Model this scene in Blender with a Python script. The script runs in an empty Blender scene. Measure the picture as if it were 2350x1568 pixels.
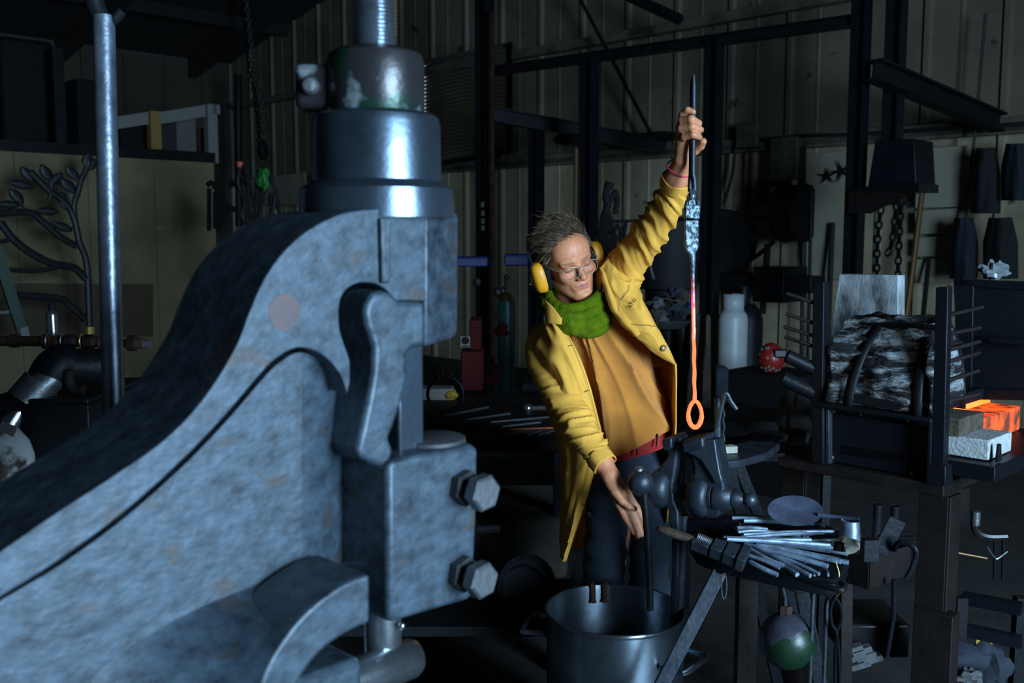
import bpy, bmesh, math, random
import numpy as np
from mathutils import Vector, Matrix
random.seed(7)
SC = bpy.context.scene
COL = SC.collection
F = 35.0/36.0*2350.0
PITCH = math.radians(6.0)
CP, SP = math.cos(PITCH), math.sin(PITCH)
CAM = Vector((0, 0, 1.55))
# ---------------------------------------------------------------- camera
cd = bpy.data.cameras.new('camera'); cam = bpy.data.objects.new('camera', cd); COL.objects.link(cam)
cam.location = CAM; cam.rotation_euler = (math.radians(90)-PITCH, 0, 0)
cd.lens = 35; cd.sensor_width = 36; cd.clip_start = .05; cd.clip_end = 60
cd.dof.use_dof = True; cd.dof.focus_distance = 2.55; cd.dof.aperture_fstop = 5.6
SC.camera = cam
# ---------------------------------------------------------------- world, daylight through the open shop door, exposure
w = bpy.data.worlds.new('world'); SC.world = w; w.use_nodes = True
w.node_tree.nodes['Background'].inputs[0].default_value = (.35, .55, .8, 1)
w.node_tree.nodes['Background'].inputs[1].default_value = .3
S2 = math.sqrt(.5)
E1 = Vector((S2, -S2, 0)); E2 = Vector((S2, S2, 0)); EZ = Vector((0, 0, 1))
def RB(a, b, z): return E1*a + E2*b + EZ*z          # room frame: a towards the open door, b towards the back wall
ld = bpy.data.lights.new('door_daylight', 'AREA'); ld.shape = 'RECTANGLE'; ld.size = 2.0; ld.size_y = 2.1
ld.energy = 600; ld.color = (.50, .76, 1.0); ld.spread = math.radians(165)
lo = bpy.data.objects.new('door_daylight', ld); COL.objects.link(lo); lo.location = RB(3.30, .85, 1.85)
lo.rotation_euler = (-E1 + EZ*-.04).to_track_quat('-Z', 'Y').to_euler()
SC.view_settings.view_transform = 'Standard'; SC.view_settings.look = 'None'
SC.view_settings.exposure = 0.0; SC.view_settings.gamma = 1.0; SC.view_settings.use_curve_mapping = False

# ---------------------------------------------------------------- projection helpers (pixel of the 2350x1568 frame -> point in the shop)
def ray(px, py):
    u = (px-1175)/F; v = (py-784)/F
    return Vector((u, CP - v*SP, -SP - v*CP))
def P(px, py, Y): d = ray(px, py); return CAM + d*(Y/d.y)
def PA(px, py, a): d = ray(px, py); return CAM + d*(a/(d.x-d.y)/S2)
def PB(px, py, b): d = ray(px, py); return CAM + d*(b/(d.x+d.y)/S2)
def PZ(px, py, z): d = ray(px, py); return CAM + d*((z-CAM.z)/d.z)
def mm(n, Y): return n*Y/F
def V(*a): return Vector(a)

# ---------------------------------------------------------------- mesh helpers
def frame_of(ax):
    ax = Vector(ax).normalized()
    up = EZ if abs(ax.z) < .9 else Vector((1, 0, 0))
    x = up.cross(ax).normalized(); y = ax.cross(x).normalized()
    return x, y, ax
class MB:
    def __init__(s): s.v = []; s.f = []
    def add(s, vs, fs):
        o = len(s.v); s.v += [Vector(p) for p in vs]; s.f += [tuple(i+o for i in q) for q in fs]; return s
    def box(s, c, size, ax=(E1, E2, EZ)):
        c = Vector(c); h = [x/2 for x in size]
        vs = [c + ax[0]*(h[0]*i) + ax[1]*(h[1]*j) + ax[2]*(h[2]*k) for i in (-1, 1) for j in (-1, 1) for k in (-1, 1)]
        return s.add(vs, [(0,1,3,2), (4,6,7,5), (0,4,5,1), (2,3,7,6), (0,2,6,4), (1,5,7,3)])
    def prism(s, poly, vec):
        n = len(poly); vec = Vector(vec)
        nrm = Vector((0,0,0))
        for i in range(n):
            nrm += Vector(poly[i]).cross(Vector(poly[(i+1) % n]))
        if nrm.dot(vec) > 0: poly = list(reversed(poly))
        vs = [Vector(p) for p in poly] + [Vector(p)+vec for p in poly]
        fs = [tuple(range(n)), tuple(range(2*n-1, n-1, -1))] + [(i, n+i, n+(i+1) % n, (i+1) % n)[::-1] for i in range(n)]
        fs = fs[:2] + [q[::-1] for q in [(i, (i+1) % n, n+(i+1) % n, n+i) for i in range(n)]]
        return s.add(vs, fs)
    def lathe(s, o, axis, prof, n=24, ell=1.0):
        x, y, z = frame_of(axis); o = Vector(o); vs = []; fs = []
        rings = []
        for t, r in prof:
            if r <= 1e-6: rings.append([len(vs)]); vs.append(o+z*t)
            else:
                rings.append(list(range(len(vs), len(vs)+n)))
                vs += [o+z*t+(x*math.cos(2*math.pi*k/n)+y*(ell*math.sin(2*math.pi*k/n)))*r for k in range(n)]
        for A, B in zip(rings, rings[1:]):
            for k in range(n):
                k2 = (k+1) % n
                if len(A) == 1 and len(B) == 1: continue
                if len(A) == 1: fs.append((A[0], B[k2], B[k])[::-1] if 0 else (A[0], B[k2], B[k]))
                elif len(B) == 1: fs.append((A[k], A[k2], B[0]))
                else: fs.append((A[k], A[k2], B[k2], B[k]))
        if len(rings[0]) > 1: fs.append(tuple(reversed(rings[0])))
        if len(rings[-1]) > 1: fs.append(tuple(rings[-1]))
        return s.add(vs, fs)
    def cyl(s, p0, p1, r0, r1=None, n=16):
        p0 = Vector(p0); p1 = Vector(p1)
        return s.lathe(p0, p1-p0, [(0, r0), ((p1-p0).length, r0 if r1 is None else r1)], n)
    def sphere(s, c, r, n=16, sc=(1,1,1)):
        k = len(s.v)
        m = n//2
        s.lathe((0,0,0), EZ, [(-r*math.cos(math.pi*i/m), max(0, r*math.sin(math.pi*i/m)) if 0 < i < m else 0) for i in range(m+1)], n)
        for i in range(k, len(s.v)):
            q = s.v[i]; s.v[i] = Vector((q.x*sc[0], q.y*sc[1], q.z*sc[2])) + Vector(c)
        return s
    def tube(s, pts, r, n=8, closed=False, flat=1.0):
        pts = [Vector(p) for p in pts]; m = len(pts)
        rr = [r]*m if not hasattr(r, '__len__') else list(r)
        tang = []
        for i in range(m):
            a = pts[(i-1) % m] if closed or i else pts[0]; b = pts[(i+1) % m] if closed or i < m-1 else pts[-1]
            t = b-a; tang.append(t.normalized() if t.length > 1e-9 else EZ)
        x, y, _ = frame_of(tang[0]); vs = []
        for i in range(m):
            t = tang[i]; x = (x - t*x.dot(t)).normalized(); y = t.cross(x)
            vs += [pts[i]+(x*math.cos(2*math.pi*k/n)+y*(flat*math.sin(2*math.pi*k/n)))*rr[i] for k in range(n)]
        fs = []
        for i in range(m if closed else m-1):
            j = (i+1) % m
            fs += [(i*n+k, i*n+(k+1) % n, j*n+(k+1) % n, j*n+k) for k in range(n)]
        if not closed: fs += [tuple(range(n-1, -1, -1)), tuple(range((m-1)*n, m*n))]
        return s.add(vs, fs)
    def grid(s, rows, closed=False):
        n = len(rows[0]); fs = []
        for i in range(len(rows)-1):
            for k in range(n if closed else n-1):
                fs.append((i*n+k, i*n+(k+1) % n, (i+1)*n+(k+1) % n, (i+1)*n+k))
        return s.add([p for r in rows for p in r], fs)
    def build(s, name, mat, parent=None, smooth=35, bevel=0, solid=0, sub=0, seg=2, label=None):
        off = parent_off(parent)
        me = bpy.data.meshes.new(name)
        me.from_pydata([tuple(p-off) for p in s.v], [], s.f); me.update()
        bm = bmesh.new(); bm.from_mesh(me); bmesh.ops.recalc_face_normals(bm, faces=bm.faces); bm.to_mesh(me); bm.free()
        if smooth:
            me.shade_smooth(); me.set_sharp_from_angle(angle=math.radians(smooth))
        me.materials.append(mat if not isinstance(mat, str) else MAT[mat])
        o = bpy.data.objects.new(name, me); COL.objects.link(o)
        if parent: o.parent = parent
        if solid:
            q = o.modifiers.new('solid', 'SOLIDIFY'); q.thickness = solid; q.offset = 0
        if sub:
            q = o.modifiers.new('sub', 'SUBSURF'); q.levels = sub; q.render_levels = sub
        if bevel:
            q = o.modifiers.new('bevel', 'BEVEL'); q.width = bevel; q.segments = seg; q.limit_method = 'ANGLE'; q.angle_limit = math.radians(40)
        if label: o['label'] = label
        return o
def parent_off(p):
    o = Vector((0, 0, 0))
    while p: o = o + p.location; p = p.parent
    return o
def tag(o, label, cat, group=None, kind=None):
    if label: o['label'] = label
    if cat: o['category'] = cat
    if group: o['group'] = group
    if kind: o['kind'] = kind
    return o
def thing(name, label, cat, loc, group=None):
    o = bpy.data.objects.new(name, None); COL.objects.link(o); o.location = loc; o.empty_display_size = .1
    return tag(o, label, cat, group)
def struct(o): o['kind'] = 'structure'; return o
def crv(pts, k=6, closed=False):
    """Catmull-Rom through pts (any dimension)"""
    pts = [Vector(p) for p in pts]; n = len(pts); out = []
    for i in range(n if closed else n-1):
        p0 = pts[(i-1) % n] if closed or i > 0 else pts[0]; p1 = pts[i]; p2 = pts[(i+1) % n]
        p3 = pts[(i+2) % n] if closed or i < n-2 else pts[-1]
        for j in range(k):
            t = j/k
            out.append(.5*((2*p1)+(p2-p0)*t+(2*p0-5*p1+4*p2-p3)*t*t+(3*p1-p0-3*p2+p3)*t**3))
    if not closed: out.append(pts[-1])
    return out
def hexhead(mb, c, axis, r, h, rot=0):
    x, y, z = frame_of(axis); c = Vector(c)
    ring = [(x*math.cos(rot+i*math.pi/3)+y*math.sin(rot+i*math.pi/3)) for i in range(6)]
    vs = [c+q*r for q in ring]+[c+z*(h*.85)+q*r for q in ring]+[c+z*h+q*r*.86 for q in ring]
    fs = [tuple(range(5, -1, -1)), tuple(range(12, 18))]
    for k in range(2):
        fs += [(k*6+i, k*6+(i+1) % 6, k*6+6+(i+1) % 6, k*6+6+i) for i in range(6)]
    mb.add(vs, fs)

def n3(p, s, k=0):
    x, y, z = p[0]*s, p[1]*s, p[2]*s; i, j, l = math.floor(x), math.floor(y), math.floor(z)
    fx, fy, fz = x-i, y-j, z-l; fx = fx*fx*(3-2*fx); fy = fy*fy*(3-2*fy); fz = fz*fz*(3-2*fz); o = 0.0
    for dx, wx in ((0, 1-fx), (1, fx)):
        for dy, wy in ((0, 1-fy), (1, fy)):
            for dz, wz in ((0, 1-fz), (1, fz)):
                h = ((i+dx)*374761393+(j+dy)*668265263+(l+dz)*2147483647+k*97) & 0xffffffff
                h = ((h ^ (h >> 13))*1274126177) & 0xffffffff; o += wx*wy*wz*((((h ^ (h >> 16)) & 0xffff)/32767.5)-1)
    return o
# ---------------------------------------------------------------- procedural materials
MAT = {}
def mat(name, col, rough=.5, metal=0.0, col2=None, vs=8.0, vlo=.4, vhi=.65, bump=0.0, bs=60.0, emit=None, es=0.0, detail=6, spec=None,
        wave=None, stretch=None, rough2=None, sheen=0, spots=None, sss=0, mott=0):
    m = bpy.data.materials.new(name); m.use_nodes = True; nt = m.node_tree; N = nt.nodes; L = nt.links
    b = N['Principled BSDF']
    b.inputs['Base Color'].default_value = (*col, 1); b.inputs['Roughness'].default_value = rough; b.inputs['Metallic'].default_value = metal
    if spec is not None: b.inputs['Specular IOR Level'].default_value = spec
    if sheen: b.inputs['Sheen Weight'].default_value = sheen
    if sss: b.inputs['Subsurface Weight'].default_value = sss; b.inputs['Subsurface Scale'].default_value = .004
    tc = N.new('ShaderNodeTexCoord'); src = tc.outputs['Object']
    if stretch:
        mp = N.new('ShaderNodeMapping'); mp.inputs['Scale'].default_value = stretch; L.new(src, mp.inputs[0]); src = mp.outputs[0]
    cout = None
    if col2 is not None:
        nz = N.new('ShaderNodeTexNoise'); nz.inputs['Scale'].default_value = vs; nz.inputs['Detail'].default_value = detail; nz.inputs['Roughness'].default_value = .62
        L.new(src, nz.inputs['Vector'])
        cr = N.new('ShaderNodeValToRGB'); cr.color_ramp.elements[0].position = vlo; cr.color_ramp.elements[1].position = vhi
        cr.color_ramp.elements[0].color = (*col, 1); cr.color_ramp.elements[1].color = (*col2, 1)
        L.new(nz.outputs['Fac'], cr.inputs[0]); cout = cr.outputs[0]
        if rough2 is not None:
            mr = N.new('ShaderNodeMapRange'); mr.inputs[1].default_value = vlo; mr.inputs[2].default_value = vhi
            mr.inputs[3].default_value = rough; mr.inputs[4].default_value = rough2
            L.new(nz.outputs['Fac'], mr.inputs[0]); L.new(mr.outputs[0], b.inputs['Roughness'])
    if spots is not None:   # (colour, scale, threshold) blotches of another colour
        nz = N.new('ShaderNodeTexNoise'); nz.inputs['Scale'].default_value = spots[1]; nz.inputs['Detail'].default_value = 8
        mp = N.new('ShaderNodeMapping'); mp.inputs['Location'].default_value = (3.1, 7.7, 1.3); L.new(src, mp.inputs[0]); L.new(mp.outputs[0], nz.inputs['Vector'])
        cr = N.new('ShaderNodeValToRGB'); cr.color_ramp.elements[0].position = spots[2]; cr.color_ramp.elements[1].position = spots[2]+.05
        cr.color_ramp.elements[0].color = (0,0,0,1); cr.color_ramp.elements[1].color = (1,1,1,1)
        L.new(nz.outputs['Fac'], cr.inputs[0])
        mx = N.new('ShaderNodeMix'); mx.data_type = 'RGBA'; L.new(cr.outputs[0], mx.inputs[0])
        if cout: L.new(cout, mx.inputs[6])
        else: mx.inputs[6].default_value = (*col, 1)
        mx.inputs[7].default_value = (*spots[0], 1); cout = mx.outputs[2]
    if cout: L.new(cout, b.inputs['Base Color'])
    if bump:
        nz = N.new('ShaderNodeTexNoise'); nz.inputs['Scale'].default_value = bs; nz.inputs['Detail'].default_value = 5
        L.new(src, nz.inputs['Vector']); h = nz.outputs['Fac']
        if wave:
            wv = N.new('ShaderNodeTexWave'); wv.inputs['Scale'].default_value = wave; wv.inputs['Distortion'].default_value = 3; L.new(src, wv.inputs['Vector'])
            ad = N.new('ShaderNodeMath'); ad.operation = 'ADD'; L.new(h, ad.inputs[0]); L.new(wv.outputs['Fac'], ad.inputs[1]); h = ad.outputs[0]
        bp = N.new('ShaderNodeBump'); bp.inputs['Strength'].default_value = bump; bp.inputs['Distance'].default_value = .01
        L.new(h, bp.inputs['Height']); L.new(bp.outputs[0], b.inputs['Normal'])
    if emit and mott:       # uneven heat
        nz = N.new('ShaderNodeTexNoise'); nz.inputs['Scale'].default_value = mott; nz.inputs['Detail'].default_value = 8; L.new(src, nz.inputs['Vector'])
        cr = N.new('ShaderNodeValToRGB'); cr.color_ramp.elements[0].position = .38; cr.color_ramp.elements[1].position = .62
        cr.color_ramp.elements[0].color = (emit[0]*.05, emit[1]*.02, 0, 1); cr.color_ramp.elements[1].color = (*emit, 1)
        L.new(nz.outputs['Fac'], cr.inputs[0]); L.new(cr.outputs[0], b.inputs['Emission Color']); b.inputs['Emission Strength'].default_value = es
    elif emit: b.inputs['Emission Color'].default_value = (*emit, 1); b.inputs['Emission Strength'].default_value = es
    MAT[name] = m; return m
mat('floor', (.014,.014,.014), .9, col2=(.034,.031,.028), vs=3, bump=.3, bs=40)
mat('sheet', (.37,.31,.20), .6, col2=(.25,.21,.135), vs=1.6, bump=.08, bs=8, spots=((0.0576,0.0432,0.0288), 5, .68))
mat('sheet_dark', (.055,.05,.045), .8)
mat('sheet_upper', (0.144,0.1224,0.0828), .65, col2=(0.0936,0.0792,0.054), vs=1.6, bump=.08, bs=8, spots=((0.0432,0.0324,0.0216), 5, .68))  # light falloff above the girt, painted in as a darker sheet tone
mat('sheet_shaded', (0.0595,0.0504,0.035), .75, col2=(0.042,0.035,0.0252), vs=1.6, bump=.08, bs=8)  # left wall cladding: its shade is put into the colour
mat('ceiling', (.010,.010,.010), .9)
mat('girt', (0.119,0.105,0.077), .7, col2=(0.049,0.0385,0.028), vs=4)
mat('plywood', (0.1776,0.1443,0.0703), .75, col2=(0.1184,0.0962,0.0481), vs=2.2, bump=.1, bs=20, spots=((0.2072,0.1776,0.1036), 3.5, .66))
mat('hardboard', (0.0595,0.035,0.0154), .7, col2=(0.042,0.0245,0.0112), vs=4)
mat('steel_blue', (0.006,0.0078,0.012), .5, .3, col2=(0.0042,0.0054,0.0078), vs=6, bump=.1, spec=.18)
mat('pipe_blue', (.30,.36,.46), .36, .85, col2=(.16,.19,.24), vs=20, bump=.1, bs=90)
mat('steel_dark', (0.0074,0.0087,0.0105), .48, .35, col2=(0.0124,0.013,0.0149), vs=10, bump=.12, bs=70, spec=.18)
mat('steel', (.16,.17,.18), .38, .75, col2=(.08,.085,.09), vs=14, bump=.12, bs=120, rough2=.5)
mat('steel_bright', (.40,.45,.5), .22, .95, col2=(.25,.26,.28), vs=12, bump=.05, bs=150)
mat('black', (.006,.006,.007), .7, spec=.15)
mat('black_gloss', (.008,.008,.009), .3, spec=.35)
mat('rust', (0.028,0.0144,0.0096), .7, .2, col2=(0.052,0.0272,0.0192), vs=12, bump=.2, bs=90, spec=.18)
mat('rust_plate', (0.0083,0.0064,0.006), .6, .2, col2=(0.0165,0.012,0.0109), vs=5, bump=.12, bs=60, spec=.18)
mat('cast', (0.011,0.0175,0.0258), .5, .25, col2=(0.0478,0.0718,0.0975), vs=34, vlo=.32, vhi=.70, bump=.13, bs=60, detail=9, stretch=(1,1,1.5), spots=((0.0368,0.035,0.0368), 16, .62))
mat('cast_rim', (.03,.034,.038), .62, .25, col2=(.02,.022,.025), vs=9, bump=.2, bs=45)
mat('cast_smooth', (.12,.16,.21), .24, .9, col2=(.055,.075,.10), vs=8, bump=.05, bs=60, rough2=.33)
mat('collar', (.022,.020,.022), .30, .4, col2=(.006,.028,.018), vs=16, vlo=.5, vhi=.58, bump=.1, bs=60, spots=((.16,.19,.20), 14, .58))
mat('white', (.34,.32,.27), .8, col2=(.24,.22,.18), vs=14, bump=.3, bs=90)
mat('white_tank', (0.425,0.459,0.476), .42, col2=(0.34,0.3655,0.3825), vs=3, bump=.03, bs=10)
mat('white_rusty', (.52,.56,.58), .5, col2=(.06,.03,.015), vs=11, vlo=.5, vhi=.57, bump=.15, bs=60)
mat('wood', (.055,.034,.022), .55, col2=(.03,.02,.014), vs=16, bump=.2, bs=60)
mat('yellow_post', (.22,.13,.03), .6)
mat('red', (0.049,0.0035,0.0035), .8, spec=.2)
mat('green_tank', (.03,.12,.115), .35, col2=(.035,.14,.13), vs=5)
mat('brass', (.30,.20,.05), .35, .7)
mat('blue_plastic', (.010,.016,.11), .5)
# ================================================================ room shell
AL, AR, BB, BF = -14.7, 3.4, 8.32, -5.0
def zc(a): return 4.3 + (a-AL)*.21          # roof slopes up from the low eave
fl = MB(); fl.box(RB((AL+AR)/2, (BB+BF)/2, -.05), (AR-AL+.4, BB-BF+.4, .1)); struct(fl.build('floor', 'floor'))
cl = MB(); cl.prism([RB(AL-.2,BF-.2,zc(AL-.2)), RB(AR+.2,BF-.2,zc(AR+.2)), RB(AR+.2,BB+.2,zc(AR+.2)), RB(AL-.2,BB+.2,zc(AL-.2))], EZ*.1)
ceil = struct(cl.build('ceiling', 'ceiling'))
for b in (7.6, 5.6, 3.6, 1.6):
    m = MB(); m.prism([RB(AL,b,zc(AL)), RB(AR,b,zc(AR)), RB(AR,b,zc(AR)-.3), RB(AL,b,zc(AL)-.3)], E2*.12); m.build('rafter', 'ceiling', ceil)
for a in (-13, -11.4, -9.8, -8.2):
    m = MB(); m.box(RB(a,(BB+BF)/2,zc(a)-.09), (.09, BB-BF, .16)); m.build('purlin', 'ceiling', ceil)
def gable(b, t): return [RB(AL,b,0), RB(AR,b,0), RB(AR,b,zc(AR)), RB(AL,b,zc(AL))], E2*t
m = MB(); m.prism(*gable(BB, .1)); wb = struct(m.build('wall_back', 'sheet_dark'))
m = MB(); m.prism(*gable(BF-.1, .1)); struct(m.build('wall_front', 'sheet_dark'))
m = MB(); m.box(RB(AL-.05,(BB+BF)/2,2.15), (.1, BB-BF, 4.3)); wl = struct(m.build('wall_left', 'sheet_dark'))
# wall with the open shop door the daylight comes through
zr = zc(AR)
m = MB(); d0, d1, dh = -.15, 1.85, 2.95
m.box(RB(AR+.05,(BF+d0)/2,zr/2), (.1, d0-BF, zr)); m.box(RB(AR+.05,(BB+d1)/2,zr/2), (.1, BB-d1, zr)); m.box(RB(AR+.05,(d0+d1)/2,(zr+dh)/2), (.1, d1-d0, zr-dh))
wr = struct(m.build('wall_right', 'sheet_dark'))
m = MB(); m.box(RB(AR+.0,d0-.04,dh/2), (.16,.08,dh)); m.box(RB(AR,d1+.04,dh/2), (.16,.08,dh)); m.box(RB(AR,(d0+d1)/2,dh+.05), (.16,d1-d0+.16,.1)); struct(m.build('door_1', 'steel_dark'))
# ribbed steel cladding of the back wall: sheet after sheet
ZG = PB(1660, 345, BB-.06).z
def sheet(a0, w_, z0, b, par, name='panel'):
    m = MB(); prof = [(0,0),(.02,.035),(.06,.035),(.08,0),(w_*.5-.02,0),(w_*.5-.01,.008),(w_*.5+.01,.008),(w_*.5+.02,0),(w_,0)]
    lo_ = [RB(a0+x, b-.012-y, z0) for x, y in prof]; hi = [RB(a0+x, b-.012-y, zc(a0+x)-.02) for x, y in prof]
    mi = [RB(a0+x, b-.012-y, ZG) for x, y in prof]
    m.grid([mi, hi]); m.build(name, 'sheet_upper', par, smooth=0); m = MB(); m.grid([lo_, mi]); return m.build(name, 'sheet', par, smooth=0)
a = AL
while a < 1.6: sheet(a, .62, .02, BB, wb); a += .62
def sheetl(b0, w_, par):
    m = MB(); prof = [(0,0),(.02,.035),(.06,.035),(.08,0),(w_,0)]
    m.grid([[RB(AL+.012+y, b0+x, .02) for x, y in prof], [RB(AL+.012+y, b0+x, 4.25) for x, y in prof]]); m.build('panel', 'sheet_shaded', par, smooth=0)
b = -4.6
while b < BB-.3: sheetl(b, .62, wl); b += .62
# horizontal girts and the posts of the back wall
for n_, (y_, xx) in enumerate(((345, 1660),)):
    z_ = PB(xx, y_, BB-.06).z
    m = MB(); m.box(RB(-6.5,BB-.10,z_), (16,.1,.07)); m.box(RB(-6.5,BB-.14,z_+.035), (16,.02,.10)); struct(m.build('trim_1', 'girt'))
z_ = PB(1560, 62, BB-.06).z
m = MB(); m.box(RB(-6.5,BB-.10,z_), (16,.1,.09)); struct(m.build('trim_2', 'girt'))
# ================================================================ foreground fly press
A0 = -.94
def pp(lst, a, k=0, closed=False):
    q = crv([(x, y, 0) for x, y in lst], k) if k else [Vector((x, y, 0)) for x, y in lst]
    return [PA(p.x, p.y, a) for p in q]
press = thing('fly_press', 'huge grey cast-iron fly press filling the near side, with hex bolts and screw on top', 'press', P(600, 1560, 1.1))
outer = [(-170,1385),(0,1268),(130,1178),(250,1100),(380,1008),(470,912),(540,800),(572,720),(605,645),(650,580),(710,527),(790,489),(872,479)]
inner = [(797,905),(780,858),(740,815),(685,798),(632,825),(590,868),(520,950),(420,1055),(280,1180),(130,1290),(0,1372),(-170,1480)]
oc = crv([(x,y,0) for x,y in outer], 5); ic = crv([(x,y,0) for x,y in inner], 4)
chan = [(905,690),(890,668),(860,651),(822,650),(792,668),(779,700),(779,750),(790,790),(803,830),(803,880)]
poly = [PA(p.x,p.y,A0) for p in oc] + [PA(x,y,A0) for x,y in [(975,478),(977,691)]] + pp(chan, A0, 3) + [PA(p.x,p.y,A0) for p in ic]
m = MB().prism(poly, -E1*.16)
fr = m.build('frame', 'cast', press, bevel=.010, seg=3)
wc = crv([(797,925),(782,872),(742,826),(688,809),(640,834),(599,875),(528,958),(428,1063),(288,1188),(138,1298),(0,1380),(-170,1490)], 4)
web = [PA(p.x,p.y,A0-.022) for p in reversed(wc) if p.x < 692] + [PA(x,y,A0-.022) for x,y in [(692,809),(692,1318),(640,1345),(470,1410),(330,1500),(250,1620),(-170,1760)]]
MB().prism(web, -E1*.11).build('web', 'cast', press)
bo = []                                           # the web rounds off towards the ram
for i in range(25):
    t = i/24; row = []
    for j in range(13):
        ph = math.pi/2*j/12; x = 691+99*math.sin(ph); yt = 809+105*(x-691)**2/99**2
        row.append(PA(x, yt+(1318-yt)*t, A0-.022-.075*(1-math.cos(ph))))
    bo.append(row)
MB().grid(bo).build('web_rounding', 'cast', press, smooth=80)
mat('faded_red', (.085,.040,.042), .6, .1, col2=(.045,.038,.042), vs=30)
MB().lathe(PA(652,716,A0-.001), E1, [(0,.0205),(.0016,.0200),(.0018,0)], 28).build('red_paint_dot', 'faded_red', press)
Wc = crv([(848,1286,0),(760,1296,0),(640,1322,0),(500,1372,0),(380,1428,0),(250,1510,0),(140,1620,0)], 5)
Fc = crv([(850,1318,0),(785,1343,0),(708,1400,0),(650,1468,0),(606,1545,0),(580,1640,0),(565,1750,0)], 5)
rows = []
for w_, f_ in zip(Wc, Fc):
    p0, p2 = PA(w_.x, w_.y, A0-.024), PA(f_.x, f_.y, A0+.085); p1 = PA(w_.x*.70+f_.x*.30, w_.y*.62+f_.y*.38, A0-.004)
    rows.append([p0*(1-t)**2+p1*2*t*(1-t)+p2*t*t for t in [k/10 for k in range(11)]])
MB().grid(rows).build('lower_flange_fillet', 'cast', press, smooth=80)
low_bot = [(620,1750),(650,1640),(690,1560),(735,1500),(795,1455),(850,1430)]
poly = [PA(p.x, p.y, A0+.085) for p in Fc] + pp(low_bot, A0+.085, 4)
MB().prism(poly, -E1*.10).build('lower_flange', 'cast', press, bevel=.008, seg=3)
# chamfered cheek of the head, closing the casting on its far side
q0 = [PA(977, y, A0) for y in (478, 800)]
q1 = [P(1050, 488, 1.33), P(1048, 772, 1.33)]
q2 = [P(1046, 488, 1.5), P(1046, 772, 1.5)]; q3 = [p - E1*.16 for p in q0]
vs = [q0[0], q1[0], q2[0], q3[0], q0[1], q1[1], q2[1], q3[1]]
MB().add(vs, [(0,1,2,3), (4,7,6,5), (0,4,5,1), (1,5,6,2), (2,6,7,3), (3,7,4,0)]).build('head_cheek', 'cast', press, bevel=.008)
hook = [(838,720),(842,695),(858,673),(880,666),(903,674),(918,692),(976,692),(978,796),(948,800),(934,818),(936,866),(924,925),(905,980),(893,1008),
        (905,1032),(893,1078),(852,1066),(826,1052),(820,1032),(832,985),(848,910),(858,850),(860,800),(850,765),(842,745)]
MB().prism(pp(hook, A0+.012), -E1*.07).build('rib', 'cast', press, bevel=.010, seg=3)
# raised vertical rib on the head face
MB().prism([PA(868,500,A0+.002), PA(893,500,A0+.002), PA(890,650,A0+.002), PA(872,650,A0+.002)], E1*.005).build('head_ridge', 'cast', press, bevel=.004)
# guide block with adjusting bolts
AB = A0+.022
blk = [(890,1066),(905,1056),(1085,1020),(1099,1030),(1096,1200),(1086,1372),(1070,1380),(892,1432)]
gb = MB().prism(pp(blk, AB), -E1*.11).build('guide_block', 'cast', press, bevel=.007, seg=3)
MB().lathe(PA(985,1012,AB-.055)-EZ*.004, EZ, [(0,.048),(.008,.047),(.010,.044)], 32).build('wear_pad', 'cast_rim', press)
rm = MB(); rm.box(PA(925,955,AB-.05)+EZ*.03, (.034,.04,.22)); rm.build('ram', 'cast_smooth', press, bevel=.003)
for (x, y) in ((1060,1118), (1056,1314)):
    c = PA(x, y, AB); bt = MB(); hexhead(bt, c, E1, .023, .016, .3); bt.build('lock_nut', 'cast_rim', press)
    bt = MB(); bt.cyl(c, c+E1*.036, .012); hexhead(bt, c+E1*.030, E1, .0235, .018, .15); b_ = bt.build('bolt', 'steel', press)
# base ring, bearing cylinder, clamp collar and screw
C0 = P(866, 480, 1.27); Yc = 1.27
def zt(y): return P(866, y, Yc).z
pr = [(zt(500),.098),(zt(470),.098),(zt(436),.096),(zt(430),.093),(zt(424),.087),(zt(417),.082)]
MB().lathe((C0.x, C0.y, 0), EZ, pr, 48).build('bearing_flange', 'cast_smooth', press)
pr = [(zt(420),.0815),(zt(290),.0805),(zt(272),.078),(zt(264),.072)]
MB().lathe((C0.x, C0.y, 0), EZ, pr, 48).build('bearing_cylinder', 'cast_smooth', press, smooth=30)
pr = [(zt(264),.060),(zt(258),.0615),(zt(150),.0615),(zt(128),.058),(zt(118),.05)]
MB().lathe((C0.x, C0.y, 0), EZ, pr, 40).build('clamp_collar', 'collar', press)
lug = MB(); lug.box(P(728,204,1.27), (.048,.05,.055), (Vector((1,0,0)),Vector((0,1,0)),EZ)); lg = lug.build('clamp_lug', 'collar', press, bevel=.008)
lb = MB(); c = P(712,198,1.243); lb.lathe(c, (.1,-1,.05), [(0,.011),(.006,.011),(.010,.008),(.0115,0)], 20); lb.build('clamp_bolt', 'steel', lg)
pr = []
z0, z1 = zt(120), zt(-60); n = 40
for i in range(n+1):
    z = z0+(z1-z0)*i/n; pr.append((z, .0285 if i % 2 else .0245))
MB().lathe((C0.x, C0.y, 0), EZ, pr, 28).build('screw', 'steel_bright', press, smooth=60)
# tool under the ram
c = P(878,1440,1.22)
MB().lathe(c, -EZ, [(-.06,.024),(.0,.024),(.045,.0235),(.055,.020)], 28).build('tool_shank', 'steel_bright', press)
c = P(876,1535,1.2)
MB().lathe(c-E2*.055, E2, [(0,.020),(.004,.026),(.10,.026),(.108,.022),(.11,0)], 32).build('tool_roller', 'steel_bright', press)
MB().sphere(P(922,1437,1.2), .0045, 10).build('grease_nipple', 'steel_bright', press)
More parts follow.
